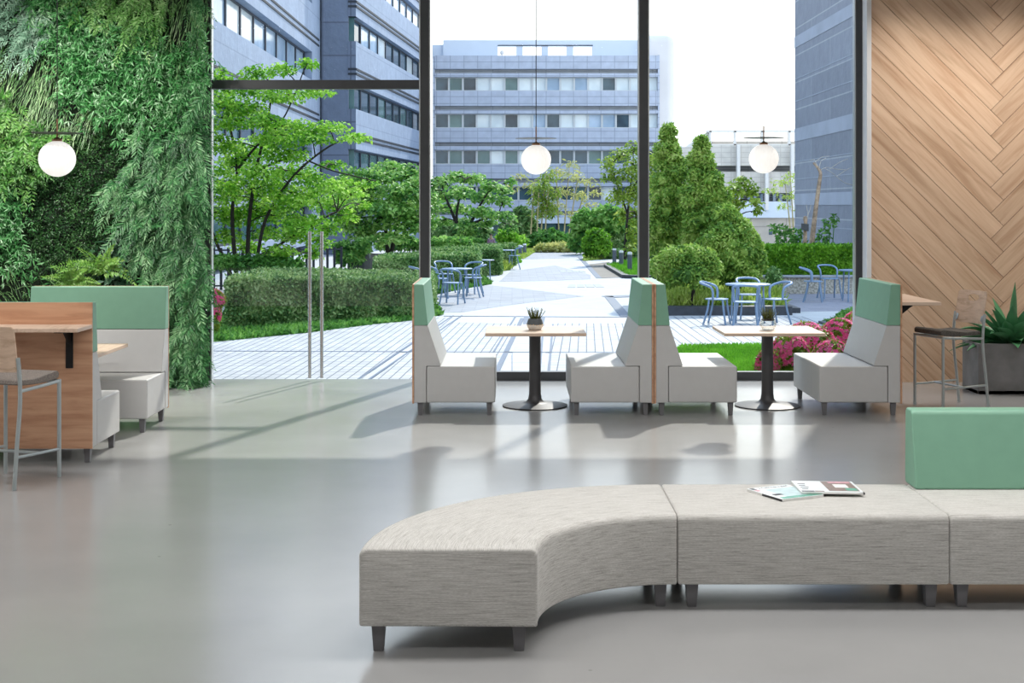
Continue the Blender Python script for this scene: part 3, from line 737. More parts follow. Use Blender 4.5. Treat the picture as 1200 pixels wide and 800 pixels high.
slab(Q, .03, .13, .86, .98, .0123, .0128).build('corner_mark', M['ink'], mg); slab(Q, .03, .13, .72, .84, .0123, .0128).build('corner_stripe', M['rose'], mg)
text_on(Q, 'Hallapagel', .22, .86, .70, .10, .0124, M['ink'], mg)
mg = empty('magazine', (1.66, 7.38, .458), 'white folded magazine with a brown picture, lying on top at right', 'magazine', 'magazines on the bench')
p00, p10, p01 = bz(939, 579.5), bz(1012.5, 580.5), bz(927, 566.5)
Q = quad_frame((*p00, 0), (*p10, 0), (*p01, 0), .4715, 0)
slab(Q, 0, 1, 0, 1, .0005, .009).build('pages', M['paper'], mg)
slab(Q, .0, 1.003, -.004, 1.0, .0092, .0102).build('cover', M['cover'], mg)
slab(Q, -.004, 1.0, -.02, -.002, .001, .0085).build('spine', M['paper'], mg)
slab(Q, .985, 1.01, -.03, .05, .0, .0106).build('spine_tip', M['ink'], mg)
slab(Q, .47, .96, .10, .98, .0103, .0107).build('cover_picture', M['brown'], mg)
slab(Q, .62, .84, .40, .70, .01072, .0111).build('picture_panel', M['paper'], mg)
slab(Q, .76, .94, .14, .36, .01072, .0111).build('picture_leaves', M['teal'], mg)
slab(Q, .58, .94, .80, .95, .01072, .0111).build('picture_strip', M['rose'], mg)
slab(Q, .02, .22, .02, .10, .0103, .0107).build('corner_mark', M['ink'], mg); slab(Q, .23, .38, .02, .10, .0103, .0107).build('corner_stripe', M['brown'], mg)
for k, (v, w) in enumerate(((.25, .1), (.40, .13), (.55, .1), (.70, .12))):
    slab(Q, .06, .06+w, v, v+.05, .0103, .0106).build('text_line', M['ink'], mg)

# ------------------------------------------------------------------ pendant lamps
def make_pendant(label):
    r = empty('pendant_lamp', (0, 0, 0), label, 'lamp', 'opal globe pendant lamps')
    g = []
    for k in range(41):
        t = -PI/2+(PI*.93)*k/40; g.append((max(.0008, .144*math.cos(t)), .144*math.sin(t)))
    gm = MB().lathe(g, n=192)
    for i, (x, y, z) in enumerate(gm.v):       # swirled ribs pressed into the glass
        q = 1+.011*math.sin(32*math.atan2(y, x)+z*34)*(1-(z/.15)**4); gm.v[i] = (x*q, y*q, z)
    gm.build('globe', M['opal'], r, smooth=True)
    MB().lathe([(.03, .139), (.04, .141), (.04, .156), (.016, .166), (.0085, .172)], n=24).build('cap', M['brass'], r, smooth=True)
    MB().lathe([(.02, .205), (.20, .2045), (.2005, .2075), (.02, .2115)], n=56).build('disc', M['lamp_disc'], r, smooth=True)
    MB().tube([(0, 0, .17), (0, 0, .32)], .0065, 10).build('stem', M['brass'], r, smooth=True)
    MB().tube([(0, 0, .32), (0, 0, 2.2)], .0042, 8).build('cord', M['black'], r, smooth=True)
    return r
p1 = make_pendant('globe pendant lamp hanging in front of the vertical garden')
p2 = copy_tree(p1); p3 = copy_tree(p1)
p1.location = at(67, 186, 11.4); p2.location = at(628.2, 187, 13.8); p3.location = at(895, 186, 14.0)
p2['label'] = 'globe pendant lamp hanging above the left booth table'; p3['label'] = 'globe pendant lamp hanging above the right booth table'
for p in (p1, p2, p3):
    for c_ in p.children:
        if c_.name.startswith('cord'):
            k = (4.75-p.location.z-.32)/1.88; c_.scale.z = k; c_.location.z = .32*(1-k)
# ------------------------------------------------------------------ vertical garden
LY = 15.44
def lw(px, py): return ((px-VX)*15.3/F, H-(py-VY)*15.3/F)
seeds = [('pale', 20, 20), ('pale', 45, 38), ('pale', -30, 20), ('grass', 10, 95), ('grass', 45, 115), ('grass', 80, 132), ('grass', 55, 78), ('grass', -40, 100),
 ('antler', 78, 12), ('antler', 75, 42), ('antler', 110, 50), ('antler', 140, 70), ('antler', 180, 80), ('antler', 212, 100), ('antler', 130, 108), ('antler', 112, 88), ('antler', 202, 122), ('antler', 228, 85), ('antler', 165, 120), ('antler', 98, 22), ('antler', 200, 62),
 ('lime', 120, 8), ('lime', 150, 14), ('lime', 172, 10), ('lime', 105, 4), ('rush', 207, 20), ('rush', 236, 32), ('rush', 218, 44), ('rush', 238, 8), ('rush', 230, -15),
 ('fresh', 8, 150), ('fresh', 24, 165), ('fresh', 5, 190), ('fresh', 36, 182), ('fresh', -30, 160), ('moss', 60, 220), ('moss', 100, 195), ('moss', 60, 262), ('moss', 120, 172), ('moss', 128, 240), ('moss', 110, 278), ('moss', 45, 300), ('moss', 148, 152), ('moss', 34, 225), ('moss', 80, 340), ('moss', 80, 400), ('moss', 85, 160),
 ('feather', 178, 170), ('feather', 222, 165), ('feather', 162, 200), ('feather', 200, 230), ('feather', 180, 280), ('feather', 232, 250), ('feather', 200, 330), ('feather', 232, 330), ('feather', 220, 400), ('feather', 190, 400), ('feather', 160, 250), ('feather', 235, 445), ('feather', 190, 445), ('feather', 150, 445), ('feather', 150, 390), ('feather', 240, 130),
 ('staghorn', 10, 235), ('staghorn', 5, 270), ('staghorn', 18, 292), ('staghorn', -20, 250), ('tuft', 10, 340), ('tuft', 26, 325), ('tuft', -20, 340), ('tuft', 10, 420), ('broad', 150, 302), ('broad', 152, 328), ('broad', 134, 290)]
sp_ = np.array([(a, b) for _, a, b in seeds], float)
def region(px, py):
    p = np.stack([px, py], 1)+np.stack([9*np.sin(py*.09+px*.05), 9*np.sin(px*.11+1.3)], 1)+RNG.normal(0, 4, (len(px), 2))
    d = ((p[:, None, :]-sp_[None])**2).sum(2); return np.array([s[0] for s in seeds])[d.argmin(1)]
def samp(n):
    px = RNG.uniform(-75, 243, n); py = RNG.uniform(-30, 450, n); return px, py, region(px, py)
def pts(name, n, y0=.02, y1=.14):
    px, py, rg = samp(n); k = rg == name; x, z = lw(px[k], py[k])
    return np.stack([x, LY-RNG.uniform(y0, y1, k.sum()), z], 1)
def unit(v): return v/np.maximum(np.linalg.norm(v, axis=1, keepdims=True), 1e-6)
def fronds(mb, P, D, Ln, droop, npairs, ll, lw_, ang=55, prof=None, jit=.15, twist=.5):
    """pinnate fronds: P origins, D directions (unit), Ln lengths"""
    out = np.array([0, -1.0, .25]); n = len(P)
    for i in range(npairs):
        t = (i+1)/(npairs+.5)
        pos = P+D*(Ln*t)[:, None]+np.array([0, 0, -1.0])*(droop*Ln*t*t)[:, None]
        tan = unit(D+np.array([0, 0, -2.0])*(droop*t)[:, None])
        nn = unit(np.tile(out, (n, 1))+RNG.normal(0, twist, (n, 3))*.5)
        sd = unit(np.cross(tan, nn))
        pf = prof(t) if prof else math.sin(PI*(.12+.86*t))**.7
        for s in (-1, 1):
            a = math.radians(ang)*(1-.35*t)
            d = sd*s*math.sin(a)+tan*math.cos(a)+RNG.normal(0, jit, (n, 3))
            mb.leaves(pos, d, nn, ll*Ln*pf*RNG.uniform(.8, 1.15, n), lw_*Ln*pf*.999+.002, .2, .1)
    mb.leaves(P+D*(Ln*.93)[:, None]+np.array([0, 0, -1.0])*(droop*Ln*.86)[:, None], D+np.array([0, 0, -1.6])*droop[:, None], np.tile(out, (n, 1)), ll*Ln*.8, lw_*Ln*.7+.002)
    # midrib
    mid = P+D*(Ln*.5)[:, None]+np.array([0, 0, -1.0])*(droop*Ln*.25)[:, None]
    mb.leaves(P, mid-P, np.tile(out, (n, 1)), np.linalg.norm(mid-P, axis=1)*1.1, .006, .1, 0)
def ribbons(mb, P, D, Ln, W, droop, seg=5):
    n = len(P)
    for i in range(seg):
        t0, t1 = i/seg, (i+1)/seg
        a = P+D*(Ln*t0)[:, None]+np.array([0, 0, -1.0])*(droop*Ln*t0*t0)[:, None]
        b = P+D*(Ln*t1)[:, None]+np.array([0, 0, -1.0])*(droop*Ln*t1*t1)[:, None]
        mb.leaves(a-(b-a)*.15, b-a, np.tile([0, -1, .3], (n, 1)), np.linalg.norm(b-a, axis=1)*1.3, W*(1-.5*t0), .2, 0)
def dirs(n, base, sp): return unit(np.array(base)[None]+RNG.normal(0, sp, (n, 3))*np.array([1, .35, 1]))
def patch(name, mb, m, label, cat='plants'):
    return tag(mb.build(name, m), label, cat, 'plants of the vertical garden', 'stuff')
def under(mb, key, n=5000, size=.05):
    P = pts(key, n, .0, .06); mb.leaves(P, RNG.normal(0, 1, (len(P), 3)), np.tile([0, -1, .2], (len(P), 1)), size, size*.6)
mb = MB(); P = pts('pale', 3600); n = len(P); fronds(mb, P, dirs(n, (-.35, -.6, -.4), .3), RNG.uniform(.18, .32, n), RNG.uniform(.1, .4, n), 11, .30, .055, 50)
patch('fern_patch', mb, M['w_pale'], 'pale silvery fern patch at the top left of the vertical garden')
for key, cnt, base, lab, nm in (('grass', 5200, (-.28, -.35, -.65), 'pale-tipped hanging grass patch behind the left pendant lamp cord', 'grass_patch'), ('rush', 4200, (-.12, -.35, -.8), 'drooping grass patch at the top right of the vertical garden by the window', 'grass_patch'), ('tuft', 2600, (.5, -.5, .25), 'arching grass tuft just above the left wooden counter panel', 'grass_patch')):
    mb = MB(); P = pts(key, cnt); n = len(P); ribbons(mb, P, dirs(n, base, .2), RNG.uniform(.16, .36, n), .012, RNG.uniform(.15, .7, n)*(1.6 if key == 'tuft' else 1))
    patch(nm, mb, M['w_grass'], lab)
for key, cnt, lab in (('antler', 10500, 'glossy ruffled antler fern patch across the top middle of the vertical garden'), ('staghorn', 6000, 'light green ruffled fern patch at the left edge below the pendant lamp')):
    mb = MB(); under(mb, key); P = pts(key, cnt, .03, .18); n = len(P); D = dirs(n, (0, -.75, -.1), .7)
    Ln = RNG.uniform(.14, .30, n); dr = RNG.uniform(.1, .8, n)
    fronds(mb, P, D, Ln, dr, 6, .34, .062, 46, lambda t: .55+.5*t, .55, 1.3)
    patch('antler_fern_patch', mb, M['w_antler'], lab)
mb = MB(); under(mb, 'lime'); P = pts('lime', 3200, .05, .24); n = len(P); fronds(mb, P, dirs(n, (-.1, -.5, -.75), .35), RNG.uniform(.18, .32, n), RNG.uniform(.1, .4, n), 11, .26, .06, 58)
patch('fern_patch', mb, M['w_lime'], 'yellow-green feathery fern patch at the top centre of the vertical garden')
mb = MB(); under(mb, 'fresh'); P = pts('fresh', 4200, .05, .2); n = len(P); fronds(mb, P, dirs(n, (.2, -.7, -.3), .5), RNG.uniform(.18, .32, n), RNG.uniform(.2, .7, n), 10, .30, .08, 58)
patch('fern_patch', mb, M['w_fresh'], 'fresh green fern patch at the left edge beside the pendant globe')
mb = MB(); P = pts('moss', 90000, .0, .10); P[:, 1] -= .05*np.sin(P[:, 0]*19)*np.sin(P[:, 2]*23); n = len(P)
mb.leaves(P, dirs(n, (0, -.6, -.2), .8), RNG.normal(0, 1, (n, 3))+np.array([0, -1, .5]), RNG.uniform(.018, .038, n), .016)
patch('moss_patch', mb, M['w_moss'], 'dark fine-leaved moss patch below the left pendant lamp', 'plants')
mb = MB(); under(mb, 'feather', 3000, .05); P = pts('feather', 3300, .02, .28); n = len(P); fronds(mb, P, dirs(n, (-.25, -.6, -.62), .3), RNG.uniform(.22, .42, n), RNG.uniform(.1, .5, n), 13, .27, .05, 48, None, .12, .3)
# the edge spills over the door jamb
k = 420; z = RNG.uniform(.05, 4.4, k); P = np.stack([RNG.uniform(-3.50, -3.36, k), RNG.uniform(15.2, 15.42, k), z], 1)
fronds(mb, P, dirs(k, (.45, -.25, -.55), .3), RNG.uniform(.12, .24, k), RNG.uniform(.1, .5, k), 10, .26, .05, 48)
patch('feather_fern_patch', mb, M['w_feather'], 'dense feathery fern patch down the right edge of the vertical garden')
mb = MB(); P = pts('broad', 9000, .02, .14); n = len(P); mb.leaves(P, dirs(n, (0, -.4, -.6), .7), RNG.normal(0, .6, (n, 3))+np.array([0, -1, .4]), RNG.uniform(.08, .15, n), RNG.uniform(.035, .06, n))
patch('leafy_patch', mb, M['w_broad'], 'dark broad-leaved patch just above the green headrest at the wall')
for (px, py), lab in (((85, 335), 'bright sword fern growing above the wooden counter panel'), ((118, 318), 'smaller sword fern beside the dark broad-leaved patch')):
    x, z = lw(px, py); mb = MB(); n = 15
    az = np.linspace(.12, PI-.12, n)+RNG.normal(0, .12, n); P = np.tile([x, LY-.10, z], (n, 1))+RNG.normal(0, .02, (n, 3))
    D = unit(np.stack([np.cos(az)*.9, np.full(n, -.55), np.sin(az)*.85+.15], 1)); fronds(mb, P, D, RNG.uniform(.34, .55, n), RNG.uniform(.25, .5, n), 18, .17, .055, 75, lambda t: 1-.75*t, .06, .3)
    tag(mb.build('sword_fern', M['w_sword'], origin=(x, LY, z)), lab, 'plant', 'sword ferns')

# ------------------------------------------------------------------ courtyard ground
struct('ground', MB().box(-60, 60, 15.96, 140, GZ-.3, GZ), M['pave_white'], 'pale stone paving of the courtyard', 'ground')
def flat(name, pts_, m, label, cat='paving', h=.004, kind='structure', base=GZ):
    p = [gnd(*q, g=base) for q in pts_]
    return tag(MB().prism([(v.x, v.y) for v in p], 'z', base, base+h).build(name, m), label, cat, kind=kind)
flat('ground_paving', [(150, 447), (420, 447), (474, 405), (540, 372), (300, 372), (150, 400)], M['pave_grid'], 'brick grid paving outside the glass doors', h=.006)
flat('ground_paving', [(436, 447), (580, 447), (585, 430), (611, 380), (530, 378), (488, 405)], M['pave_grid'], 'brick grid paving outside the middle window, left half', h=.006)
flat('ground_paving', [(640, 447), (760, 447), (760, 379), (648, 379)], M['pave_grid'], 'brick grid paving outside the middle window, right half', h=.006)
flat('ground_paving', [(760, 447), (1010, 447), (1010, 396), (940, 371), (760, 371)], M['pave_strip'], 'long strip paving behind the right booth table', h=.006)
flat('ground_paving', [(588, 447), (638, 447), (640, 380), (613, 380)], M['pave_slab'], 'slab path running out from the middle window', h=.005)
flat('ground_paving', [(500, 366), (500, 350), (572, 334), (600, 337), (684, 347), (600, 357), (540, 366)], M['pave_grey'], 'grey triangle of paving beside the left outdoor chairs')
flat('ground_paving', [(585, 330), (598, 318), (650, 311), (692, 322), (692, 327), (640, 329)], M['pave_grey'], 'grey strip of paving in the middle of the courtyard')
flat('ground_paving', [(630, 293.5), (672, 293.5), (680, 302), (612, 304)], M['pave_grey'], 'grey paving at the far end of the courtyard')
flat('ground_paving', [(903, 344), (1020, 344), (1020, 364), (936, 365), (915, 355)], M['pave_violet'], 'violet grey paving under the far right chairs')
def strip(name, a, b, w, label, m='channel', h=.009, cat='drain'):
    p, q = gnd(*a), gnd(*b); d = (q-p).normalized(); s = Vector((-d.y, d.x, 0))*w/2
    o = MB().prism([(v.x, v.y) for v in (p-s, p+s, q+s, q-s)], 'z', GZ, GZ+h).build(name, M[m], origin=(p+q)/2); return tag(o, label, cat)
strip('drain_channel', (235, 411.5), (760, 413.5), .07, 'thin blue drain line running across the brick paving')
strip('drain_channel', (418, 446), (531, 370), .035, 'left one of the slanted double drain lines by the left booth seat')
strip('drain_channel', (431, 446), (541, 370), .035, 'right one of the slanted double drain lines by the left booth seat')
strip('drain_channel', (580, 440), (612, 373), .07, 'dark drain channel left of the slab path')
strip('drain_channel', (562, 440), (604, 371), .03, 'thin drain line left of the dark channel')
strip('drain_channel', (632, 440), (637, 380), .03, 'thin drain line right of the slab path')
strip('drain_channel', (643, 440), (648, 380), .03, 'thin outer drain line right of the slab path')
strip('drain_channel', (520, 370.5), (760, 372), .035, 'thin drain line along the white band')
strip('drain_channel', (713, 347), (733, 371), .20, 'dark channel running back from the back to back seats')
strip('drain_channel', (713, 348), (762, 346), .55, 'dark trough behind the back to back seats')
strip('drain_channel', (679, 301), (702, 326), .16, 'dark channel along the sunken pond')
tag(MB().prism([(v.x, v.y) for v in [gnd(613, 380), gnd(637, 380), gnd(639, 371.5), gnd(614, 371.5)]], 'z', GZ, GZ+.008).build('drain_pit', M['channel']), 'dark square drain pit behind the slate pot', 'drain')
for a, lab in (([(664, 337), (709, 336.5), (703, 333), (666, 333.5)], 'steel drain grate in the middle of the courtyard'), ([(657, 319), (687, 319), (684, 317), (656, 317)], 'smaller steel drain grate further back')):
    p = [gnd(*q) for q in a]; g0 = empty('drain_grate', sum(p, Vector())/4, lab, 'grate', 'drain grates')
    for k in range(4):
        t0, t1 = k/4+.02, (k+1)/4-.02
        q = [p[0].lerp(p[1], t0), p[0].lerp(p[1], t1), p[3].lerp(p[2], t1), p[3].lerp(p[2], t0)]
        MB().prism([(v.x, v.y) for v in q], 'z', GZ, GZ+.008).build('grate_panel', M['grate'], g0)
flat('pond', [(687, 310), (714, 307), (712, 313), (730, 325), (705, 326)], M['pond'], 'sunken brown pond bed beside the bollards', 'pond', .008, 'thing')
def kerb(name, pts_, w, h, label, base=GZ):
    mb = MB(); P = [gnd(*q, g=base) for q in pts_]
    for a, b in zip(P, P[1:]): mb.bar(a+Vector((0, 0, h/2)), b+Vector((0, 0, h/2)), w, h)
    return tag(mb.build(name, M['dark_stone'], origin=P[0]), label, 'kerb')
kerb('kerb', [(711, 313), (733, 326), (782, 327)], .2, .10, 'dark kerb around the grass bed with bollards')
kerb('kerb', [(775, 369), (926, 368.5)], .35, .17, 'dark kerb in front of the planting under the cypress trees')
kerb('step', [(917, 364.5), (932, 364.5)], 1.0, .10, 'low dark stone step at the end of the kerb')
kerb('kerb', [(964, 379), (985, 387), (1015, 398)], .15, .05, 'dark kerb in front of the green mound')

# planted beds
def poly_fill(pts_, n, base=GZ):
    P = np.array([tuple(gnd(*q, g=base))[:2] for q in pts_]); lo, hi = P.min(0), P.max(0); out = []
    while sum(len(o) for o in out) < n:
        q = RNG.uniform(lo, hi, (n*2, 2)); ins = np.zeros(len(q), bool); j = len(P)-1
        for i in range(len(P)):
            a, b = P[i], P[j]
            c = ((a[1] > q[:, 1]) != (b[1] > q[:, 1])) & (q[:, 0] < (b[0]-a[0])*(q[:, 1]-a[1])/(b[1]-a[1]+1e-12)+a[0]); ins ^= c; j = i
        out.append(q[ins])
    q = np.concatenate(out)[:n]; return np.column_stack([q, np.full(n, base)])
def grass(name, pts_, n, hgt, m, label, wide=.02, cat='grass', lift=0, rnd=.5, soil=True):
    mb = MB()
    if soil:
        p = [gnd(*q) for q in pts_]; mb.prism([(v.x, v.y) for v in p], 'z', GZ, GZ+.015+lift)
    P = poly_fill(pts_, n); P[:, 2] += lift; d = RNG.normal(0, rnd, (n, 3)); d[:, 2] = 1
    mb.leaves(P, d, RNG.normal(0, 1, (n, 3)), hgt*RNG.uniform(.5, 1.2, n), wide, .2, .2)
    return tag(mb.build(name, m), label, cat, kind='stuff')
grass('lawn_grass', [(770, 450), (930, 450), (925, 412), (905, 406), (800, 408), (785, 416)], 26000, .085, M['lawn'], 'bright green lawn outside the right window', .018)
grass('ground_cover', [(110, 420), (251, 401), (361, 390), (435, 380.5), (490, 375), (517, 369), (510, 360), (480, 358), (380, 364), (251, 372), (110, 385)], 30000, .13, M['cover_leaf'], 'low leafy ground cover strip along the foot of the front hedge', .07, 'ground cover', 0, 1.0)
grass('ground_cover', [(505, 346), (540, 339), (575, 333), (566, 326), (500, 334)], 5000, .14, M['cover_leaf'], 'low leafy ground cover behind the left outdoor chairs', .07, 'ground cover', 0, 1.0)
grass('ornamental_grass', [(562, 321), (598, 316.5), (594, 309), (560, 310)], 5000, .25, M['lime'], 'clump of yellow green ornamental grass behind the left outdoor table', .03)
grass('lawn_grass', [(590, 310), (611, 308), (607, 303), (590, 304)], 3000, .12, M['lawn'], 'small grass bed under the far outdoor table', .04)
grass('lawn_grass', [(604, 303), (614, 303.5), (629, 294), (608, 292)], 4000, .15, M['lime'], 'yellow green bed with bollards at the far end', .05)
grass('lawn_grass', [(712, 313), (735, 325), (782, 326), (775, 312), (745, 306)], 12000, .17, M['lawn'], 'tall grass bed around the right bollards', .03)
grass('planting', [(776, 367), (915, 367), (905, 346), (860, 340), (776, 342)], 16000, .30, M['lime'], 'yellow green strappy planting under the cypress trees', .045, 'planting', .1, .7)
grass('lawn_grass', [(684, 306), (722, 302), (722, 297), (684, 300)], 2000, .12, M['lime'], 'sparse grass around the round clipped bush', .04)

def shell(mb, c, r, n, size, asp=.55, up=.25, m_core=True, jit=.12, bottom=-.75, rz=0, power=2):
    """leaves over an ellipsoid with a dark solid inside"""
    if m_core: mb.blob(c, (r[0]*.72, r[1]*.72, r[2]*.72), 12, 8)
    v = unit(RNG.normal(0, 1, (n*2, 3))); v = v[v[:, 2] > bottom][:n]; n = len(v)
    P = np.array(c)+v*np.array(r)*RNG.uniform(.82, 1.04, (n, 1))
    nn = unit(v/np.array(r)*min(r)+RNG.normal(0, .35, (n, 3))+np.array([0, 0, up])); d = np.cross(nn, RNG.normal(0, 1, (n, 3)))+v*.5
    mb.leaves(P, d, nn, size*RNG.uniform(.6, 1.2, n), size*asp*RNG.uniform(.8, 1.1, n))
def hedge(name, fl, fr, depth, ztl, ztr, zb, n, size, m, label, cat='hedge', skew=(0, 1)):
    """clipped hedge from front-left to front-right ground points with sloped top"""
    a, b = Vector((*fl, zb)), Vector((*fr, zb)); e = Vector((skew[0], skew[1], 0))*depth; mb = MB()
    s = .05; u = (b-a).normalized()*s; w = e.normalized()*s
    q = [a+u+w, b-u+w, b-u+e-w, a+u+e-w]; zt = (ztl, ztr, ztr, ztl)
    mb.hexa([tuple(p) for p in q]+[(p.x, p.y, z-s) for p, z in zip(q, zt)])
    lf = (b-a).length; hgt = (ztl+ztr)/2-zb; A = [lf*hgt, lf*depth, depth*hgt, depth*hgt]; tot = sum(A)
    def put(k, fn, nv, d_up):
        k = int(k); s_, t_ = RNG.uniform(0, 1, k), RNG.uniform(0, 1, k)
        P = fn(s_, t_)+RNG.normal(0, .018, (k, 3)); nn = unit(np.array(nv)[None]+RNG.normal(0, .45, (k, 3)))
        d = np.cross(nn, RNG.normal(0, 1, (k, 3)))+np.array(nv)*.5
        mb.leaves(P, d, nn, size*RNG.uniform(.6, 1.25, k), size*.6)
    A_, B_, E_ = np.array(a), np.array(b), np.array(e); zt_ = lambda s: ztl+(ztr-ztl)*s
    def front(s, t): P = A_+(B_-A_)*s[:, None]; P[:, 2] = zb+(zt_(s)-zb)*t; return P
    def top(s, t): P = A_+(B_-A_)*s[:, None]+E_*t[:, None]; P[:, 2] = zt_(s); return P
    def endl(s, t): P = A_+E_*s[:, None]; P[:, 2] = zb+(ztl-zb)*t; return P
    def endr(s, t): P = B_+E_*s[:, None]; P[:, 2] = zb+(ztr-zb)*t; return P
    nf = np.array([b.y-a.y, -(b.x-a.x), 0]); nf = nf/np.linalg.norm(nf)
    put(n*.45, front, nf, 0); put(n*.4, top, (0, 0, 1), 0); put(n*.075, endl, (-1, 0, 0), 0); put(n*.075, endr, (1, 0, 0), 0)
    o = mb.build(name, m, origin=((a.x+b.x)/2, (a.y+b.y)/2, zb)); return tag(o, label, cat)
hedge('hedge', (-4.75, 23.6), (-1.62, 26.4), 3.6, .72, .52, GZ, 26000, .075, M['hedge'], 'large clipped hedge outside the glass doors')
hedge('hedge', (-3.35, 34.6), (-.90, 37.0), 3.2, .62, .62, GZ, 16000, .085, M['hedge'], 'clipped hedge right behind the left outdoor chairs')
hedge('hedge', (-2.6, 41), (-.36, 42.5), 3.0, .60, .60, GZ, 11000, .09, M['hedge'], 'clipped hedge second behind the left outdoor chairs')
hedge('hedge', (-1.9, 47), (.10, 49), 2.5, .52, .52, GZ, 8000, .10, M['hedge'], 'clipped hedge furthest behind the left outdoor chairs')
hedge('hedge', (5.55, 33.8), (8.6, 33.8), 1.2, .92, .92, .27, 16000, .10, M['hedge_bright'], 'bright green hedge on top of the stone wall')
hedge('hedge', (3.15, 55), (7.0, 55), 1.2, .15, .15, GZ, 5000, .12, M['hedge'], 'low dark hedge behind the bollards')
hedge('hedge', (3.6, 60), (8.0, 60), 1.2, .65, .65, GZ, 5000, .13, M['hedge'], 'taller dark hedge behind the low one')
hedge('hedge', (9.6, 50), (13, 50), 1.0, .35, .35, GZ, 5000, .12, M['lime'], 'yellow green hedge behind the iron railing')
tag(MB().box(5.6, 8.9, 33.55, 34.6, GZ, .24).build('retaining_wall', M['pebble'], origin=(7.2, 34, GZ)), 'pebble-dashed low wall below the bright green hedge', 'wall')
tag(MB().box(5.55, 8.95, 33.48, 34.65, .24, .29).build('wall_cap', M['cap_stone'], origin=(7.2, 34, .24), bevel=.01), 'grey coping stone along the pebble-dashed wall', 'coping')

def cluster(name, blobs, m, label, cat, size, dens, core=True, asp=.55, stuff=False, origin=None, stems=False):
    mb = MB()
    if stems or cat == 'shrub':
        for c, r in blobs: mb.tube([(blobs[0][0][0], c[1], GZ), ((blobs[0][0][0]+c[0])/2, c[1], (GZ+c[2])/2), c], .012, 5)
    for c, r in blobs: shell(mb, c, r, int(dens*(r[0]*r[2]+r[0]*r[1])), size, asp, m_core=core)
    o0 = origin or (blobs[0][0][0], blobs[0][0][1], GZ)
    return tag(mb.build(name, m, origin=o0), label, cat)
def pb(px, py, Y, rx, ry, dk=1.0): c = at(px, py, Y); s = Y/F; return ((c.x, c.y, c.z), (rx*s, rx*s*dk, ry*s))
# azaleas
def azalea(blobs, label, nf, size=.06):
    r = empty('azalea_bush', (blobs[0][0][0], blobs[0][0][1], GZ), label, 'flowering bush', 'azalea bushes')
    mb, fl = MB(), MB()
    for c, rr in blobs:
        shell(mb, c, rr, 1500, .06); v = unit(RNG.normal(0, 1, (nf*3, 3))); v = v[(v[:, 2] > -.2) & (np.sin(v[:, 0]*5+c[0]*9)*np.sin(v[:, 2]*5+c[1]*3)+RNG.normal(0, .45, len(v)) > -.15)][:nf]
        P = np.array(c)+v*np.array(rr)*1.04
        for k in range(5):
            t = np.cross(v, np.roll(v, 1, 1)+.01); t = unit(t); b2 = np.cross(v, t); a = 2*PI*k/5
            fl.leaves(P, t*math.cos(a)+b2*math.sin(a)+v*.45, v, size*.62, size*.5, .1, .2)
    mb.build('foliage', M['azalea_leaf'], r); fl.build('blossoms', M['azalea'], r); return r
azalea([pb(900, 432, 17.6, 14, 22), pb(925, 424, 17.8, 24, 32), pb(955, 416, 18.2, 28, 32), pb(985, 408, 18.8, 26, 34), pb(945, 400, 19.6, 24, 22), pb(1005, 400, 19.4, 24, 34), pb(975, 430, 17.6, 26, 30), pb(1010, 425, 17.8, 24, 30)], 'pink flowering azalea bush behind the right booth table', 330)
azalea([pb(250, 352, 22.5, 12, 12), pb(244, 368, 22.5, 14, 26), pb(230, 356, 22.5, 16, 16)], 'pink flowering azalea bush at the left edge of the glass door', 120, .09)
cluster('ground_cover_mound', [pb(990, 385, 24.3, 20, 14, 1.3), pb(1006, 378, 25.2, 24, 16, 1.3), pb(975, 380, 25.8, 9, 5)], M['cover_leaf'], 'rounded green mound behind the azalea bush', 'plants', .10, 5200)
cluster('clipped_bush', [pb(907, 328, 31.5, 8.5, 15)], M['hedge'], 'small clipped bush beside the pebble-dashed wall', 'bush', .09, 5000)
cluster('round_bush', [pb(699, 286, 55, 16, 17)], M['hedge_bright'], 'round clipped bush beside the path', 'bush', .16, 2600)
o_ = cluster('shrub', [pb(688, 262, 60, 16, 14), pb(712, 258, 60, 18, 15), pb(730, 268, 61, 14, 18), pb(700, 275, 61, 18, 14), pb(678, 282, 60, 10, 12)], M['maple_deep'], 'broad leafy shrub behind the round clipped bush', 'shrub', .32, 900)
cluster('shrub', [pb(645, 282, 66, 18, 11), pb(628, 284, 66, 10, 8), pb(662, 285, 66, 12, 8)], M['cover_leaf'], 'low rounded shrub below the bamboo', 'shrub', .30, 900)
cluster('shrub', [pb(640, 291, 63, 12, 4), pb(660, 291, 63, 14, 4.5), pb(678, 291, 63, 10, 4)], M['bamboo'], 'pale green border plants at the far end of the path', 'plants', .25, 1200)
cluster('shrub', [pb(594, 280, 62, 10, 9), pb(606, 284, 62, 10, 6)], M['maple'], 'light green shrub right of the spreading maple', 'shrub', .28, 1100)
cluster('shrub', [pb(612, 262, 70, 14, 18), pb(598, 272, 70, 12, 14), pb(622, 275, 70, 10, 12)], M['hedge'], 'dark shrub in front of the ground floor windows', 'shrub', .30, 900)
cluster('shrub', [pb(404, 292, 38, 12, 9), pb(424, 290, 38, 11, 9), pb(410, 302, 38, 16, 9)], M['maple_deep'], 'rounded shrub behind the large front hedge', 'shrub', .14, 2600)
cluster('shrub', [pb(295, 308, 29.3, 34, 7, .5), pb(262, 308, 29.3, 26, 8, .5), pb(330, 310, 29.3, 26, 7, .5)], M['cover_leaf'], 'low dark shrubbery under the left maple tree', 'shrub', .12, 3500)
cluster('shrub', [pb(470, 287, 44, 30, 6, .6), pb(520, 285, 46, 32, 6, .5), pb(545, 284, 50, 20, 5, .5)], M['maple_deep'], 'trailing plants on top of the curved dark wall', 'plants', .16, 2200)
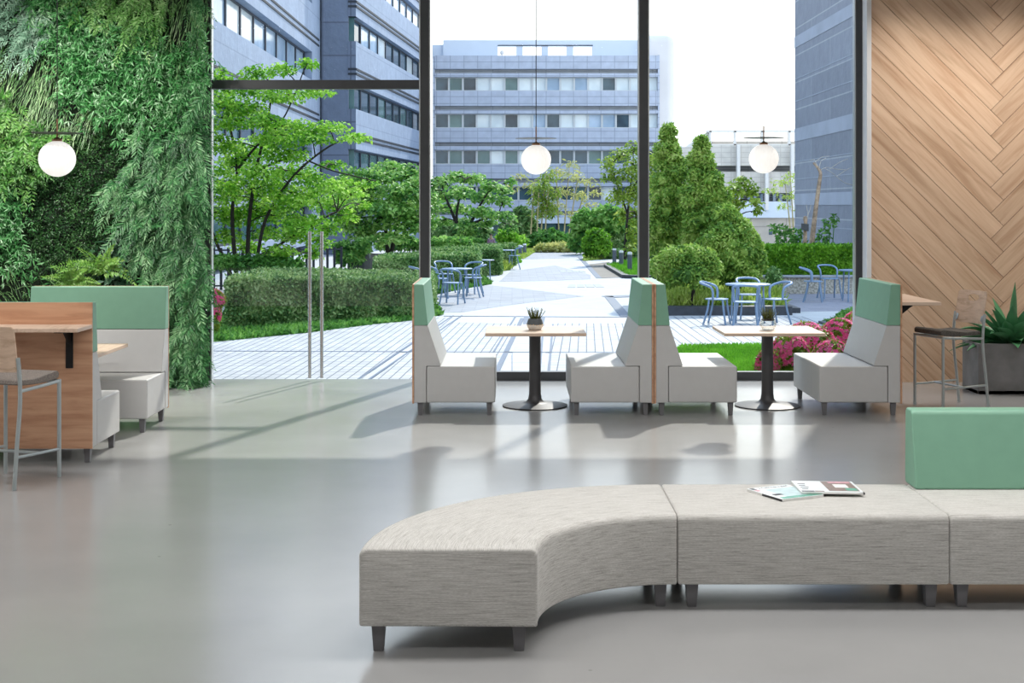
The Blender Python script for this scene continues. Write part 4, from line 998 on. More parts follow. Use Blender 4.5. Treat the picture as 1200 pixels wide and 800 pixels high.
cluster('shrub', [pb(540, 272, 58, 18, 14, .6), pb(515, 274, 58, 16, 12, .6), pb(560, 275, 58, 14, 12, .6)], M['hedge'], 'dark undergrowth behind the spreading maple', 'shrub', .28, 1000)
# ------------------------------------------------------------------ trees
def pad(mb, px, py, rx, ry, Y, n, size, asp=.62, dk=1.0):
    c = at(px, py, Y); s = Y/F; v = unit(RNG.normal(0, 1, (n, 3)))*(RNG.uniform(0, 1, (n, 1))**.4)
    P = np.array(c)+v*np.array([rx*s, rx*s*dk, ry*s]); P[:, 2] -= (v[:, 0]**2+v[:, 1]**2)*ry*s*.35
    d = RNG.normal(0, 1, (n, 3)); d[:, 2] = d[:, 2]*.4-.35; nn = RNG.normal(0, .45, (n, 3))+np.array([0, -.25, 1.0])
    mb.leaves(P, d, nn, size*RNG.uniform(.6, 1.2, n), size*asp*RNG.uniform(.8, 1.1, n), .3, .15); return c
def tree(name, label, base, Y, trunks, pads, m, size, per, bark='bark', twig=True, group=None, spread=1.0, asp=.62, dk=1.0):
    b = at(*base, Y); b.z = GZ if b.z < 1.2 else b.z
    r = empty(name, (b.x, b.y, GZ), label, 'tree', group)
    tm, lf = MB(), MB(); ends = []
    for pth, r0, r1 in trunks:
        Q = [at(px, py, Y+dy) for px, py, dy in pth]
        if Q[0].z > GZ+.03 and pth[0][1] > 290: Q.insert(0, Vector((b.x*.35+Q[0].x*.65, Q[0].y, GZ)))
        P = spline(Q, 5); k = len(P)
        tm.tube(P, [(r0+(r1-r0)*i/(k-1))*Y/F for i in range(k)], 7); ends += P[k//3:]
    for q in pads:
        px, py, rx, ry = q[:4]; dy = q[4] if len(q) > 4 else random.uniform(-spread, spread)
        n = int(per*(rx*ry)/60)+8
        c = pad(lf, px, py, rx, ry, Y+dy, n, size, asp, dk)
        if twig and ends:
            e = min(ends, key=lambda p: (p-c).length+max(0, p.z-c.z)*1.2)
            md = e.lerp(c, .5)+Vector((0, 0, .06*(c-e).length)); P = spline([e, md, c+Vector((0, 0, -ry*Y/F*.3))], 4)
            tm.tube(P, [(1.5-.9*i/(len(P)-1))*Y/F*.62 for i in range(len(P))], 5)
            for s in range(3):
                o = Vector((random.uniform(-1, 1)*rx*.8, random.uniform(-1, 1)*rx*.7, random.uniform(-.3, .5)*ry))*(Y/F)
                tm.tube([c.lerp(e, .3), c+o*.6, c+o], [.5*Y/F, .4*Y/F, .2*Y/F], 4)
    if tm.v: tm.build('trunk', M[bark], r, smooth=True)
    lf.build('crown', m, r); return r
random.seed(4)
PA = [(262, 118, 26, 12), (300, 84, 22, 9), (330, 80, 20, 8), (360, 74, 14, 7), (285, 102, 30, 11), (330, 110, 34, 10), (372, 106, 22, 7), (270, 140, 28, 12), (310, 140, 26, 10), (345, 148, 32, 11), (385, 148, 28, 8), (415, 160, 22, 6), (365, 160, 30, 9), (262, 168, 24, 12), (300, 170, 28, 12), (335, 178, 30, 12), (270, 195, 26, 14), (305, 200, 30, 13), (345, 200, 30, 11), (390, 192, 18, 6), (262, 225, 24, 14), (300, 228, 30, 13), (345, 226, 30, 11), (385, 218, 26, 9), (412, 225, 20, 7), (390, 240, 26, 9), (330, 250, 28, 12), (280, 255, 26, 10), (365, 258, 26, 9), (402, 252, 18, 8), (310, 272, 22, 9), (345, 275, 26, 9), (375, 282, 18, 9), (330, 292, 20, 8), (365, 296, 14, 7), (235, 100, 26, 14), (225, 150, 30, 16), (230, 210, 30, 18), (255, 90, 22, 12), (350, 235, 22, 9), (320, 300, 14, 6), (425, 238, 14, 5), (275, 215, 26, 11), (320, 215, 26, 11), (365, 208, 24, 9), (300, 245, 26, 11), (262, 248, 22, 12), (325, 236, 24, 9), (370, 230, 24, 9), (400, 212, 18, 6), (285, 182, 26, 11), (320, 160, 26, 10), (350, 265, 24, 9), (385, 268, 18, 8), (265, 275, 22, 9), (290, 288, 22, 8), (290, 125, 26, 10), (430, 214, 16, 5)]
tree('maple_tree', 'large spreading maple outside the glass doors, branches reaching right', (285, 305), 30.5,
 [([(276, 312, 0), (272, 250, .2), (278, 200, .3), (270, 150, .2), (262, 100, 0)], 3.1, 1.1), ([(290, 312, .3), (292, 260, .2), (300, 200, 0), (312, 150, -.2), (320, 100, 0)], 3.3, 1.0), ([(300, 312, -.3), (312, 255, -.3), (345, 205, -.3), (385, 172, 0), (415, 160, 0)], 2.7, .7), ([(286, 312, -.4), (320, 292, -.5), (352, 270, -.4), (395, 248, -.3)], 2.6, .9), ([(268, 312, .3), (256, 290, .3), (248, 268, .3), (236, 230, .3)], 2.6, 1.2), ([(277, 200, .3), (300, 172, 0), (330, 142, -.3), (350, 100, -.3)], 1.8, .6), ([(300, 200, 0), (345, 185, 0), (390, 200, 0), (440, 212, 0)], 1.5, .5)],
 PA, M['maple'], .11, 78, spread=1.3)
PB = [(420, 205, 26, 10), (455, 196, 24, 9), (478, 200, 18, 9), (410, 222, 22, 9), (440, 218, 28, 11), (472, 222, 24, 11), (425, 240, 26, 10), (460, 242, 28, 11), (485, 240, 16, 11), (410, 256, 20, 8), (445, 260, 26, 9), (480, 262, 20, 10), (430, 274, 24, 7), (465, 277, 24, 7), (485, 215, 14, 10), (500, 230, 16, 12), (500, 260, 14, 10), (455, 278, 30, 6), (400, 232, 20, 8), (430, 232, 22, 8), (465, 232, 22, 8), (420, 265, 22, 8), (460, 252, 22, 8), (485, 252, 16, 8), (440, 206, 20, 7), (465, 206, 20, 7)]
tree('maple_tree', 'dense layered maple behind the door mullion', (460, 292), 40, [([(455, 320, 0), (452, 270, 0), (440, 240, 0), (425, 215, 0)], 3.4, 1.0), ([(458, 300, 0), (466, 265, 0), (475, 225, 0), (478, 205, 0)], 3.2, 1.0)], PB, M['maple_deep'], .17, 80, spread=1.2)
PC = [(516, 212, 14, 8), (535, 206, 16, 7), (556, 208, 16, 7), (575, 216, 14, 6), (590, 222, 12, 5), (515, 228, 16, 8), (540, 224, 20, 8), (568, 230, 18, 7), (590, 234, 12, 6), (598, 212, 8, 4), (512, 244, 14, 7), (535, 242, 18, 7), (565, 248, 20, 7), (590, 252, 16, 6), (515, 258, 14, 6), (545, 262, 16, 5), (570, 260, 14, 5), (600, 266, 8, 4), (548, 272, 14, 5), (505, 225, 10, 10)]
tree('maple_tree', 'spreading umbrella maple left of the path, seen through the middle window', (543, 296), 52, [([(543, 298, 0), (543, 282, 0), (538, 268, 0), (528, 245, 0), (520, 225, 0)], 4.2, 1.0), ([(544, 290, 0), (549, 268, 0), (560, 245, 0), (572, 225, 0)], 3.0, .8), ([(541, 275, 0), (535, 255, 0), (540, 225, 0), (545, 210, 0)], 2.2, .6), ([(552, 262, 0), (575, 255, 0), (592, 262, 0)], 1.6, .5)], PC, M['maple_deep'], .20, 95, spread=1.4)
PE = [(712, 190, 10, 8), (728, 180, 14, 9), (742, 172, 12, 8), (718, 206, 14, 9), (735, 200, 14, 12), (748, 192, 12, 14), (724, 226, 12, 12), (740, 225, 12, 14), (755, 220, 14, 18), (733, 250, 12, 14), (748, 250, 12, 14), (742, 275, 10, 14), (760, 190, 12, 14), (770, 210, 12, 16), (775, 185, 10, 10), (738, 290, 6, 8), (758, 255, 12, 16)]
tree('willow_tree', 'loose hanging tree around the middle mullion', (733, 300), 52, [([(732, 300, 0), (734, 270, 0), (737, 235, 0), (742, 195, 0)], 2.6, .7), ([(735, 250, 0), (725, 220, 0), (716, 195, 0)], 1.2, .4), ([(738, 225, 0), (755, 200, 0), (765, 185, 0)], 1.2, .4)], PE, M['willow'], .20, 62, bark='bark', spread=1.2, asp=.5)
# bamboo
def bamboo_clump(label, Y, stems, pads, m, size, per):
    r = empty('bamboo', (at(stems[0][0], 290, Y).x, Y, GZ), label, 'bamboo', 'bamboo clumps'); lf = MB()
    for x0, x1, ytop in stems:
        b = at(x0, 290, Y); b.z = GZ; P = spline([b, at((x0+x1)/2-.5, (290+ytop)/2, Y+random.uniform(-.3, .3)), at(x1, ytop, Y)], 5)
        MB().tube(P, [(1.1-.7*i/(len(P)-1))*Y/F for i in range(len(P))], 6).build('cane', M['cane'], r, smooth=True)
    for q in pads: pad(lf, *q, Y+random.uniform(-.6, .6), int(per*q[2]*q[3]/60)+6, size, .28)
    lf.build('crown', m, r)
bamboo_clump('darker bamboo clump in front of the far office windows', 68, [(621, 627, 210), (633, 640, 200), (638, 644, 205), (629, 632, 215)], [(634, 215, 12, 8), (642, 205, 12, 8), (630, 232, 12, 9), (645, 225, 13, 9), (635, 248, 14, 8), (648, 246, 9, 8), (628, 222, 8, 8), (640, 238, 12, 9)], M['willow'], .30, 70)
bamboo_clump('yellow bamboo clump right of the darker one', 70, [(660, 668, 190), (664, 680, 195), (666, 690, 210), (656, 652, 195)], [(655, 200, 14, 6), (672, 205, 16, 7), (690, 212, 12, 6), (660, 222, 14, 6), (680, 228, 14, 6), (668, 192, 10, 5), (655, 240, 12, 6), (690, 238, 10, 6), (700, 225, 8, 5), (672, 250, 12, 6), (610, 205, 10, 4), (620, 215, 10, 4), (600, 220, 8, 4)], M['bamboo'], .30, 42)
bamboo_clump('pale bamboo in front of the slate-clad building', 47, [(932, 926, 200), (934, 936, 210), (930, 920, 215)], [(915, 212, 14, 5), (930, 205, 14, 5), (905, 222, 10, 4), (925, 228, 14, 5), (938, 220, 8, 5), (918, 240, 10, 4), (935, 245, 8, 4)], M['lime'], .2, 40)
# cypresses: lumpy cones of scaly sprays
def conifer(label, name, trunk, lumps, Y, size=.10, dens=3000, m='conifer', group='cypress trees'):
    b = at(trunk[0], trunk[1], Y); r = empty(name, (b.x, Y, GZ), label, 'tree', group); mb = MB(); tm = MB()
    for px, py, rx, ry, dy in lumps:
        c, rr = pb(px, py, Y+dy, rx, ry)
        shell(mb, c, rr, int(dens*rr[0]*rr[2])+60, size, .5, .35, True, .12, -.9)
        for k in range(13):                     # tufts breaking the outline
            v = Vector((random.uniform(-1, 1), random.uniform(-1, .4), random.uniform(-.4, 1))).normalized()
            q = tuple(c[i]+v[i]*rr[i]*.86 for i in range(3)); s = random.uniform(.22, .38)
            shell(mb, q, (rr[0]*s+.05, rr[0]*s+.05, rr[0]*s+.04), int(dens*.028)+30, size, .5, .4, True, .1, -.9)
    top = min(l[1] for l in lumps)
    bb = Vector((b.x, Y, GZ)); tm.tube(spline([bb, at(trunk[0]+2, (trunk[1]+top)/2, Y+.1), at(trunk[2], top+12, Y)], 4), [3.0*Y/F, 2.6*Y/F, 2.4*Y/F, 2.2*Y/F, 2*Y/F, 1.5*Y/F, 1.2*Y/F, 1*Y/F, .5*Y/F], 7)
    tm.build('trunk', M['bark'], r, smooth=True); mb.build('crown', M[m], r); return r
conifer('tall pointed cypress just right of the middle mullion', 'cypress_tree', (786, 345, 784), [(784, 160, 6, 13, 0), (783, 180, 12, 16, 0), (786, 202, 17, 18, 0), (780, 224, 20, 20, 0), (790, 246, 22, 20, 0), (776, 262, 20, 20, .1), (800, 268, 20, 20, .1), (785, 290, 22, 18, .3)], 31)
conifer('tall pointed cypress below the glow, second from the middle mullion', 'cypress_tree', (826, 345, 822), [(822, 172, 5, 12, 0), (821, 190, 11, 16, 0), (826, 212, 16, 18, 0), (818, 234, 18, 20, 0), (836, 236, 16, 18, 0), (842, 256, 18, 18, -.2), (822, 262, 22, 20, 0), (852, 274, 16, 16, -.2), (836, 288, 22, 20, 0), (815, 292, 18, 16, .2)], 30)
conifer('lower bushy cypress sloping down towards the bright hedge', 'cypress_tree', (858, 345, 852), [(852, 258, 13, 14, 0), (862, 276, 18, 16, 0), (845, 284, 20, 18, -.3), (872, 290, 16, 16, -.1), (858, 304, 22, 18, -.3), (880, 308, 14, 16, -.1), (868, 320, 20, 14, -.3), (842, 312, 18, 16, -.3)], 29)
conifer('rounded low cypress bush on a thin stem beside the booth headrests', 'cypress_bush', (811, 345, 808), [(795, 308, 20, 15, 0), (815, 304, 18, 13, 0), (780, 316, 14, 12, 0), (806, 322, 22, 13, -.1), (828, 316, 14, 13, 0), (790, 326, 14, 10, 0)], 27.6, .09, 3400)
PF = [(858, 222, 14, 8), (870, 212, 14, 7), (880, 222, 12, 7), (862, 236, 12, 8), (884, 236, 8, 6), (888, 246, 5, 5)]
tree('small_tree', 'small loose-leaved tree behind the cypress tips', (862, 300), 36, [([(860, 336, 0), (862, 255, 0), (866, 220, 0)], 1.6, .5)], PF, M['willow'], .15, 60)
# bare tree and stump behind the stone wall
r = empty('bare_tree', (at(951, 288, 36).x, 36, .2), 'bare pale tree trunk with a bent top in front of the slate building', 'tree')
MB().tube(spline([at(949, 334, 36), at(951, 292, 36), at(953, 270, 36), at(956, 245, 36), at(960, 215, 36), at(961.5, 203, 36), at(958, 196, 36.1), at(953.5, 191, 36.2)], 5), [3.6*36/F*(1-.62*i/35) for i in range(36)], 9).build('trunk', M['bark_pale'], r, smooth=True)
tw = MB()
for pts_ in ([(961, 200), (968, 196), (980, 198), (992, 199)], [(966, 197), (976, 203), (988, 213), (1000, 217), (1012, 219)], [(960, 197), (962, 189), (968, 185)], [(958, 194), (954, 187), (949, 188)], [(972, 198), (984, 190), (994, 186)], [(980, 207), (990, 200), (998, 196)], [(955, 190), (963, 184), (972, 183)]):
    tw.tube(spline([at(*p, 36+.1*i) for i, p in enumerate(pts_)], 3), .45*36/F, 5)
tw.build('twigs', M['bare'], r)
r = empty('stump_post', (at(943, 290, 35.6).x, 35.6, .2), 'short carved stump holding a small dark sign', 'stump')
MB().tube(spline([at(943, 336, 35.6), at(943.5, 275, 35.6), at(944, 262, 35.6), at(943.5, 253, 35.6)], 4), [2.2*35.6/F]*10+[2.6*35.6/F, 2.4*35.6/F, 1.2*35.6/F], 8).build('trunk', M['bark_pale'], r, smooth=True)
a, b = at(939, 268, 35.5), at(947.5, 262.5, 35.5); MB().hexa([(a.x, 35.48, a.z-.02), (b.x, 35.48, a.z-.06), (b.x, 35.52, a.z-.06), (a.x, 35.52, a.z-.02), (a.x, 35.48, b.z+.02), (b.x, 35.48, b.z), (b.x, 35.52, b.z), (a.x, 35.52, b.z+.02)]).build('sign', M['dark_stone'], r)
MB().tube([at(945, 256, 35.6), at(949, 246, 35.6), at(950, 240, 35.6)], .5*36/F, 5).tube([at(947, 255, 35.6), at(946, 246, 35.6), at(945, 240, 35.6)], .4*36/F, 5).build('twigs', M['bare'], r)
cluster('shrub', [pb(915, 270, 37, 8, 5), pb(922, 280, 37, 12, 7), pb(932, 274, 37, 7, 5), pb(908, 266, 37, 5, 3), pb(938, 282, 37, 7, 6)], M['cover_leaf'], 'open shrub left of the stump behind the bright hedge', 'shrub', .13, 1400, False, stems=True)
r = cluster('shrub', [pb(972, 262, 37, 6, 5), pb(978, 256, 37, 4, 4), pb(966, 276, 37, 7, 6), pb(962, 284, 37, 7, 5)], M['cover_leaf'], 'open shrub right of the bare tree trunk', 'shrub', .13, 1400, False, stems=True)
# ------------------------------------------------------------------ outdoor furniture (local: front = -y)
def make_chair(label):
    r = empty('outdoor_chair', (0, 0, 0), label, 'chair', 'blue grey outdoor chairs')
    prof = []
    for k in range(36):
        a = 2*PI*k/36; c, s = math.cos(a), math.sin(a); prof.append((.205*math.copysign(abs(c)**.75, c), .20*math.copysign(abs(s)**.75, s)))
    MB().prism(prof, 'z', .438, .456).build('seat', M['chair_blue'], r, bevel=.006)
    MB().lathe([(.014, 0), (.016, .002), (.012, .003)], (0, 0, .4562), 12).build('seat_hole', M['dark_stone'], r)
    for sx in (-1, 1):
        MB().tube(spline([(sx*.17, -.14, .44), (sx*.185, -.16, .25), (sx*.215, -.20, 0)], 3), .0175, 8).build('leg', M['chair_blue'], r, smooth=True)
        MB().tube(spline([(sx*.175, .10, .44), (sx*.185, .13, .25), (sx*.21, .20, 0)], 3), .0175, 8).build('leg', M['chair_blue'], r, smooth=True)
    h = [(.19, .03, .445), (.20, .03, .58), (.205, .06, .655), (.205, .14, .695), (.17, .235, .725), (.09, .275, .738)]
    pth = spline(h+[(0, .285, .741)]+[(-x, y, z) for x, y, z in h[::-1]], 5)
    MB().tube(pth, .021, 9).build('back_rail', M['chair_blue'], r, smooth=True); return r
def make_otable(label):
    r = empty('outdoor_table', (0, 0, 0), label, 'table', 'blue grey outdoor tables')
    MB().lathe([(.02, .664), (.385, .664), (.40, .668), (.40, .688), (.392, .692), (.02, .692)], n=40).build('table_top', M['chair_blue'], r, smooth=True)
    for k in range(4):
        a = PI/4+PI/2*k; MB().tube([(.33*math.cos(a), .33*math.sin(a), .664), (.36*math.cos(a), .36*math.sin(a), 0)], .017, 8).build('leg', M['chair_blue'], r, smooth=True)
    return r
ch0 = make_chair('x'); tb0 = make_otable('x'); first = {'c': True, 't': True}
def put(kind, x, y, deg, label, sc=1.0):
    p = ch0 if kind == 'c' else tb0
    o = p if first[kind] else copy_tree(p); first[kind] = False
    o.location = (x, y, GZ); o.rotation_euler.z = math.radians(deg); o.scale = (sc, sc, sc); o['label'] = label
# right group: deg 0 faces the camera, 180 faces away, 90 faces right, -90 faces left
put('t', 4.22, 25.45, 0, 'round outdoor table right of the cypress trees, behind the right pot')
put('c', 3.98, 24.25, 172, 'outdoor chair nearest the right pot, its back to the window')
put('c', 3.60, 25.0, 70, 'outdoor chair left of the near right outdoor table')
put('c', 4.62, 25.0, -65, 'outdoor chair right of the near right outdoor table')
put('c', 4.38, 26.25, 5, 'outdoor chair behind the near right outdoor table, facing the window')
put('t', 7.50, 30.9, 0, 'outdoor table half hidden by the right mullion in front of the stone wall')
put('c', 6.52, 30.8, 75, 'outdoor chair left of the far right outdoor table')
put('c', 7.12, 31.9, 12, 'outdoor chair with its back to the stone wall, by the far right table')
put('c', 7.62, 30.1, 185, 'outdoor chair half hidden behind the right mullion')
# left group
put('t', -1.28, 33.2, 0, 'outdoor table in front of the left hedges', .9)
put('c', -1.27, 30.2, 160, 'outdoor chair nearest the left booth headrest, its back to the window')
put('c', -1.66, 32.0, 100, 'outdoor chair left of the outdoor table by the left hedges')
put('c', -.88, 32.3, -100, 'outdoor chair right of the outdoor table by the left hedges')
put('c', -.96, 33.6, -30, 'outdoor chair behind the right side of the left outdoor table')
put('c', -1.62, 34.1, 20, 'outdoor chair behind the left outdoor table, backed by the hedge')
put('c', -1.98, 31.4, 110, 'outdoor chair cut by the left mullion, nearest the hedge')
put('t', -.82, 40.2, 0, 'small outdoor table second in the row along the left hedges', .8)
put('c', -1.05, 38.9, 80, 'outdoor chair beside the second outdoor table along the left hedges', .9)
put('t', -.22, 46.8, 0, 'outdoor table furthest along the left hedges', .9)
put('c', .07, 46.4, -90, 'outdoor chair right of the furthest outdoor table')
put('c', -.50, 46.6, 90, 'outdoor chair left of the furthest outdoor table')

# bollards
def make_bollard(label):
    r = empty('bollard', (0, 0, 0), label, 'bollard', 'garden bollard lights')
    MB().lathe([(.085, 0), (.085, .66), (.02, .661)], n=20).build('post', M['bollard'], r, smooth=True)
    MB().lathe([(.087, .662), (.087, .73), (.07, .755), (.02, .757)], n=20).build('lens', M['lens'], r, smooth=True); return r
bo = None
for px, py, top, lab in ((720, 308, 291, 'bollard light furthest left of the three beside the pond'), (728, 314, 293.5, 'middle bollard light of the three beside the pond'), (738, 320, 295, 'nearest bollard light of the three beside the pond, by the mullion'), (609.5, 300.5, 287, 'left bollard light at the far end of the path'), (614.8, 299, 285.5, 'right bollard light at the far end of the path')):
    p = gnd(px, py); o = make_bollard(lab) if bo is None else copy_tree(bo); bo = bo or o
    h = (py-top)*p.y/F; o.location = p; o.scale = (.85, .85, h/.757); o['label'] = lab
p = gnd(745.5, 306); tag(MB().lathe([(.13, 0), (.13, .1), (.11, .42), (.08, .47), (.02, .48)], n=16).build('stone_urn', M['white_steel'], origin=p, smooth=True), 'white stone post beside the middle mullion', 'post').location = p

# railings and the curved dark wall on the left
def railing(label, pts_, Y0, Y1, n, z0, z1, m='groove', w=.03):
    a, b = Vector((*pts_[0], 0)), Vector((*pts_[1], 0)); r = empty('iron_railing', ((a.x+b.x)/2, (a.y+b.y)/2, z0), label, 'railing', 'iron railings')
    MB().bar(a+Vector((0, 0, z1)), b+Vector((0, 0, z1)), .04, .04).bar(a+Vector((0, 0, z0+.1)), b+Vector((0, 0, z0+.1)), .04, .04).build('rail', M[m], r)
    for k in range(n):
        p = a.lerp(b, k/(n-1)); MB().box(p.x-w, p.x+w, p.y-.02, p.y+.02, z0, z1+.06).build('baluster', M[m], r)
x_ = lambda px, Y: (px-VX)*Y/F
railing('iron railing behind the left maple tree', ((x_(225, 35), 35), (x_(400, 36), 36)), 0, 0, 22, GZ, .83)
railing('thin iron railing in front of the pale cladding', ((x_(893, 47), 47), (x_(935, 47), 47)), 0, 0, 13, GZ, .55, w=.015)
r = empty('planter_wall', (-3.4, 45, GZ), 'curved dark wall with a handrail behind the left hedges', 'wall')
P = [at(412, 300, 38), at(440, 300, 39), at(470, 300, 42), at(505, 296, 47), at(548, 292, 53)]
for p in P: p.z = 0
P = spline(P, 5); mb = MB(); hr = MB(); n_ = len(P)
for i, (p, q) in enumerate(zip(P, P[1:])):
    z0_, z1_ = [H-((294-i*.0)-VY)*v.y/F*(1 if v.y < 44 else .98) for v in (p, q)]
    z0_, z1_ = .72-.02*i, .72-.02*(i+1)
    s = Vector((-(q-p).y, (q-p).x, 0)).normalized()*.15
    mb.hexa([(p.x, p.y, GZ), (q.x, q.y, GZ), (q.x+s.x, q.y+s.y, GZ), (p.x+s.x, p.y+s.y, GZ), (p.x, p.y, z0_), (q.x, q.y, z1_), (q.x+s.x, q.y+s.y, z1_), (p.x+s.x, p.y+s.y, z0_)])
mb.build('wall_body', M['dark_stone'], r)
hr.tube([Vector((p.x, p.y-.1, 1.0-.012*i)) for i, p in enumerate(P)], .025, 6); hr.build('handrail', M['grate'], r, smooth=True)
for i in range(0, n_, 4): MB().tube([(P[i].x, P[i].y-.1, .5), (P[i].x, P[i].y-.1, 1.0-.012*i)], .02, 6).build('rail_post', M['grate'], r, smooth=True)

# ------------------------------------------------------------------ person walking far behind the maple
def skin_mesh(name, verts, edges, radii, m, parent, sub=2):
    me = bpy.data.meshes.new(name); o0 = ORG[parent]; me.from_pydata([Vector(v) for v in verts], edges, []); me.update()
    o = bpy.data.objects.new(name, me); C.objects.link(o); o.parent = parent
    md = o.modifiers.new('skin', 'SKIN'); md.use_smooth_shade = True
    for i, rr in enumerate(radii): me.skin_vertices[0].data[i].radius = (rr, rr) if not isinstance(rr, tuple) else rr
    me.skin_vertices[0].data[0].use_root = True
    s = o.modifiers.new('sub', 'SUBSURF'); s.levels = sub; s.render_levels = sub; me.materials.append(m); return o
pp = at(575.5, 280, 53.5)
pe = empty('person', (pp.x, 53.5, GZ), 'person in a mauve top and blue jeans standing far away behind the hedges', 'person'); pe.scale = (.58, .58, .58); ORG[pe] = Vector((0, 0, 0))
V_ = [(0, 0, .95), (0, 0, 1.15), (0, .01, 1.36), (0, .01, 1.47), (0, 0, 1.56), (0, -.01, 1.64), (0, 0, 1.70), (.17, .01, 1.38), (.22, .02, 1.12), (.22, -.05, .90), (.225, -.07, .82), (-.17, .01, 1.38), (-.22, .02, 1.12), (-.22, -.05, .90), (-.225, -.07, .82), (.09, 0, .88), (.10, -.02, .48), (.10, .03, .08), (.10, -.12, .03), (-.09, 0, .88), (-.10, .0, .48), (-.10, .05, .08), (-.10, -.09, .03)]
E_ = [(0, 1), (1, 2), (2, 3), (3, 4), (4, 5), (5, 6), (2, 7), (7, 8), (8, 9), (9, 10), (2, 11), (11, 12), (12, 13), (13, 14), (0, 15), (15, 16), (16, 17), (17, 18), (0, 19), (19, 20), (20, 21), (21, 22)]
skin_mesh('body', V_, E_, [.13, .12, .13, .055, .085, .095, .06, .06, .042, .032, .03, .06, .042, .032, .03, .085, .06, .042, .03, .085, .06, .042, .03], M['skin'], pe)
skin_mesh('shirt', [V_[i] for i in (0, 1, 2, 7, 8, 11, 12)], [(0, 1), (1, 2), (2, 3), (3, 4), (2, 5), (5, 6)], [.155, .15, .155, .075, .056, .075, .056], M['shirt'], pe)
skin_mesh('jeans', [V_[i] for i in (0, 15, 16, 17, 19, 20, 21)], [(0, 1), (1, 2), (2, 3), (0, 4), (4, 5), (5, 6)], [.145, .10, .075, .06, .10, .075, .06], M['jeans'], pe)
MB().blob((0, .025, 1.66), (.10, .105, .10), 12, 8).build('hair', M['hair'], pe, smooth=True)
p = at(571, 280, 59); tag(MB().lathe([(.22, GZ), (.22, .95), (.26, .96), (.26, 1.02), (.02, 1.03)], (0, 0, 0), 20).build('stone_pillar', M['concrete_pale'], smooth=True), 'pale round pillar behind the distant person', 'pillar').location = (p.x, 59, 0)
# ------------------------------------------------------------------ buildings
def win(parent, mk, pane_m, frame_m='frame_pale'):
    """mk(mb, inset) adds the frame bars; returns the pane builder"""
    fr, pn = mk(); o = fr.build('window', M[frame_m], parent); ORG[o] = ORG[parent]; pn.build('pane', M[pane_m], o); return o
# --- far middle office block
Y = 80.0
X = lambda px: (px-VX)*Y/F
Zz = lambda py: H-(py-VY)*Y/F
r = empty('office_building', (X(640), Y+6, GZ), 'grey tiled office block with rows of windows at the far end of the courtyard', 'building', 'buildings around the courtyard')
xl, xr = X(509.5), X(771)
tops = [91, 134, 176.5, 219]; bots = [105.5, 149, 191.5, 234]
MB().box(X(507), X(772), Y+.45, Y+13, GZ, Zz(66)).build('core', M['tile_grey'], r)
sp = MB(); edges = [65]+[v for t, b in zip(tops, bots) for v in (t-1, b+1)]+[256]
for i in range(0, len(edges)-1, 2):
    t, b = edges[i], edges[i+1]
    if i == 0: t, b = 65, 90
    lt = tops[i//2]-10 if i//2 < 4 else 247
    sp.box(xl, xr, Y, Y+.5, Zz(lt), Zz(edges[i]))
    sp.box(xl, xr, Y, Y+.5, Zz(edges[i+1]), Zz(lt+4.8))
sp.build('spandrel', M['tile_grey'], r)
lv = MB()
for lt in [t-10 for t in tops]+[247]: lv.box(xl, xr, Y+.18, Y+.5, Zz(lt+4.8), Zz(lt))
lv.build('louver_band', M['louver'], r)
MB().box(X(507), xl, Y+.05, Y+1, GZ, Zz(66)).box(xr, X(773), Y-.02, Y+1, GZ, Zz(64.5)).build('corner_pier', M['tile_grey'], r)
rr_ = random.Random(5)
for row, (t, b) in enumerate(zip(tops, bots)):
    for k in range(16):
        x0, x1 = X(509.5+k*16.35), X(509.5+(k+1)*16.35); z0, z1 = Zz(b+1), Zz(t-1)
        def mk():
            f = MB(); w = .055
            f.box(x0, x0+w, Y+.2, Y+.34, z0, z1).box(x1-w, x1, Y+.2, Y+.34, z0, z1).box(x0+w, x1-w, Y+.2, Y+.34, z0, z0+w).box(x0+w, x1-w, Y+.2, Y+.34, z1-w, z1)
            return f, MB().box(x0+w, x1-w, Y+.28, Y+.32, z0+w, z1-w)
        pm = (['pane_dark', 'pane_teal', 'pane_dark'][k % 3] if k < 3 else ('pane_blind' if rr_.random() < (.75, .55, .25, .15)[row] else rr_.choice(['pane_sky', 'pane_dark', 'pane_teal'] if row < 2 else ['pane_dark', 'pane_dark', 'pane_teal'])))
        win(r, mk, pm)
for k in range(13):
    x0, x1 = X(512+k*20), X(512+(k+1)*20); z0, z1 = GZ, Zz(261)
    def mk():
        f = MB().box(x0, x0+.08, Y+.15, Y+.3, z0, z1).box(x0+.08, x1, Y+.15, Y+.3, z1-.06, z1); return f, MB().box(x0+.08, x1, Y+.22, Y+.26, z0, z1-.06)
    win(r, mk, 'pane_teal', 'frame_dark')
MB().box(xl, xr, Y-.6, Y+.4, Zz(261.5), Zz(255)).build('canopy', M['concrete_pale'], r)
ph = MB(); ops = [(583, 605), (613, 635), (643, 665), (673, 695.5)]; zt, zb = Zz(44), Zz(65); z1, z2 = Zz(63), Zz(51)
ph.box(X(518), X(583), Y+1.2, Y+1.7, zb, zt); xs = 583
for a, b in ops: ph.box(X(a), X(b), Y+1.2, Y+1.7, z2, zt); ph.box(X(a), X(b), Y+1.2, Y+1.7, zb, z1)
for a, b in zip(ops, ops[1:]+[(770, 0)]): ph.box(X(a[1]), X(b[0]), Y+1.2, Y+1.7, zb, zt)
ph.box(X(505), X(518), Y+1.4, Y+3, zb, Zz(49)); ph.build('parapet', M['concrete_pale'], r)
MB().box(X(754), X(793), Y+.6, Y+9, GZ, Zz(37.5)).build('stair_tower', M['tower_pale'], r, bevel=.5)
MB().box(X(583), X(696), Y+1.15, Y+1.2, z2, Zz(50)).build('lintel', M['groove'], r)
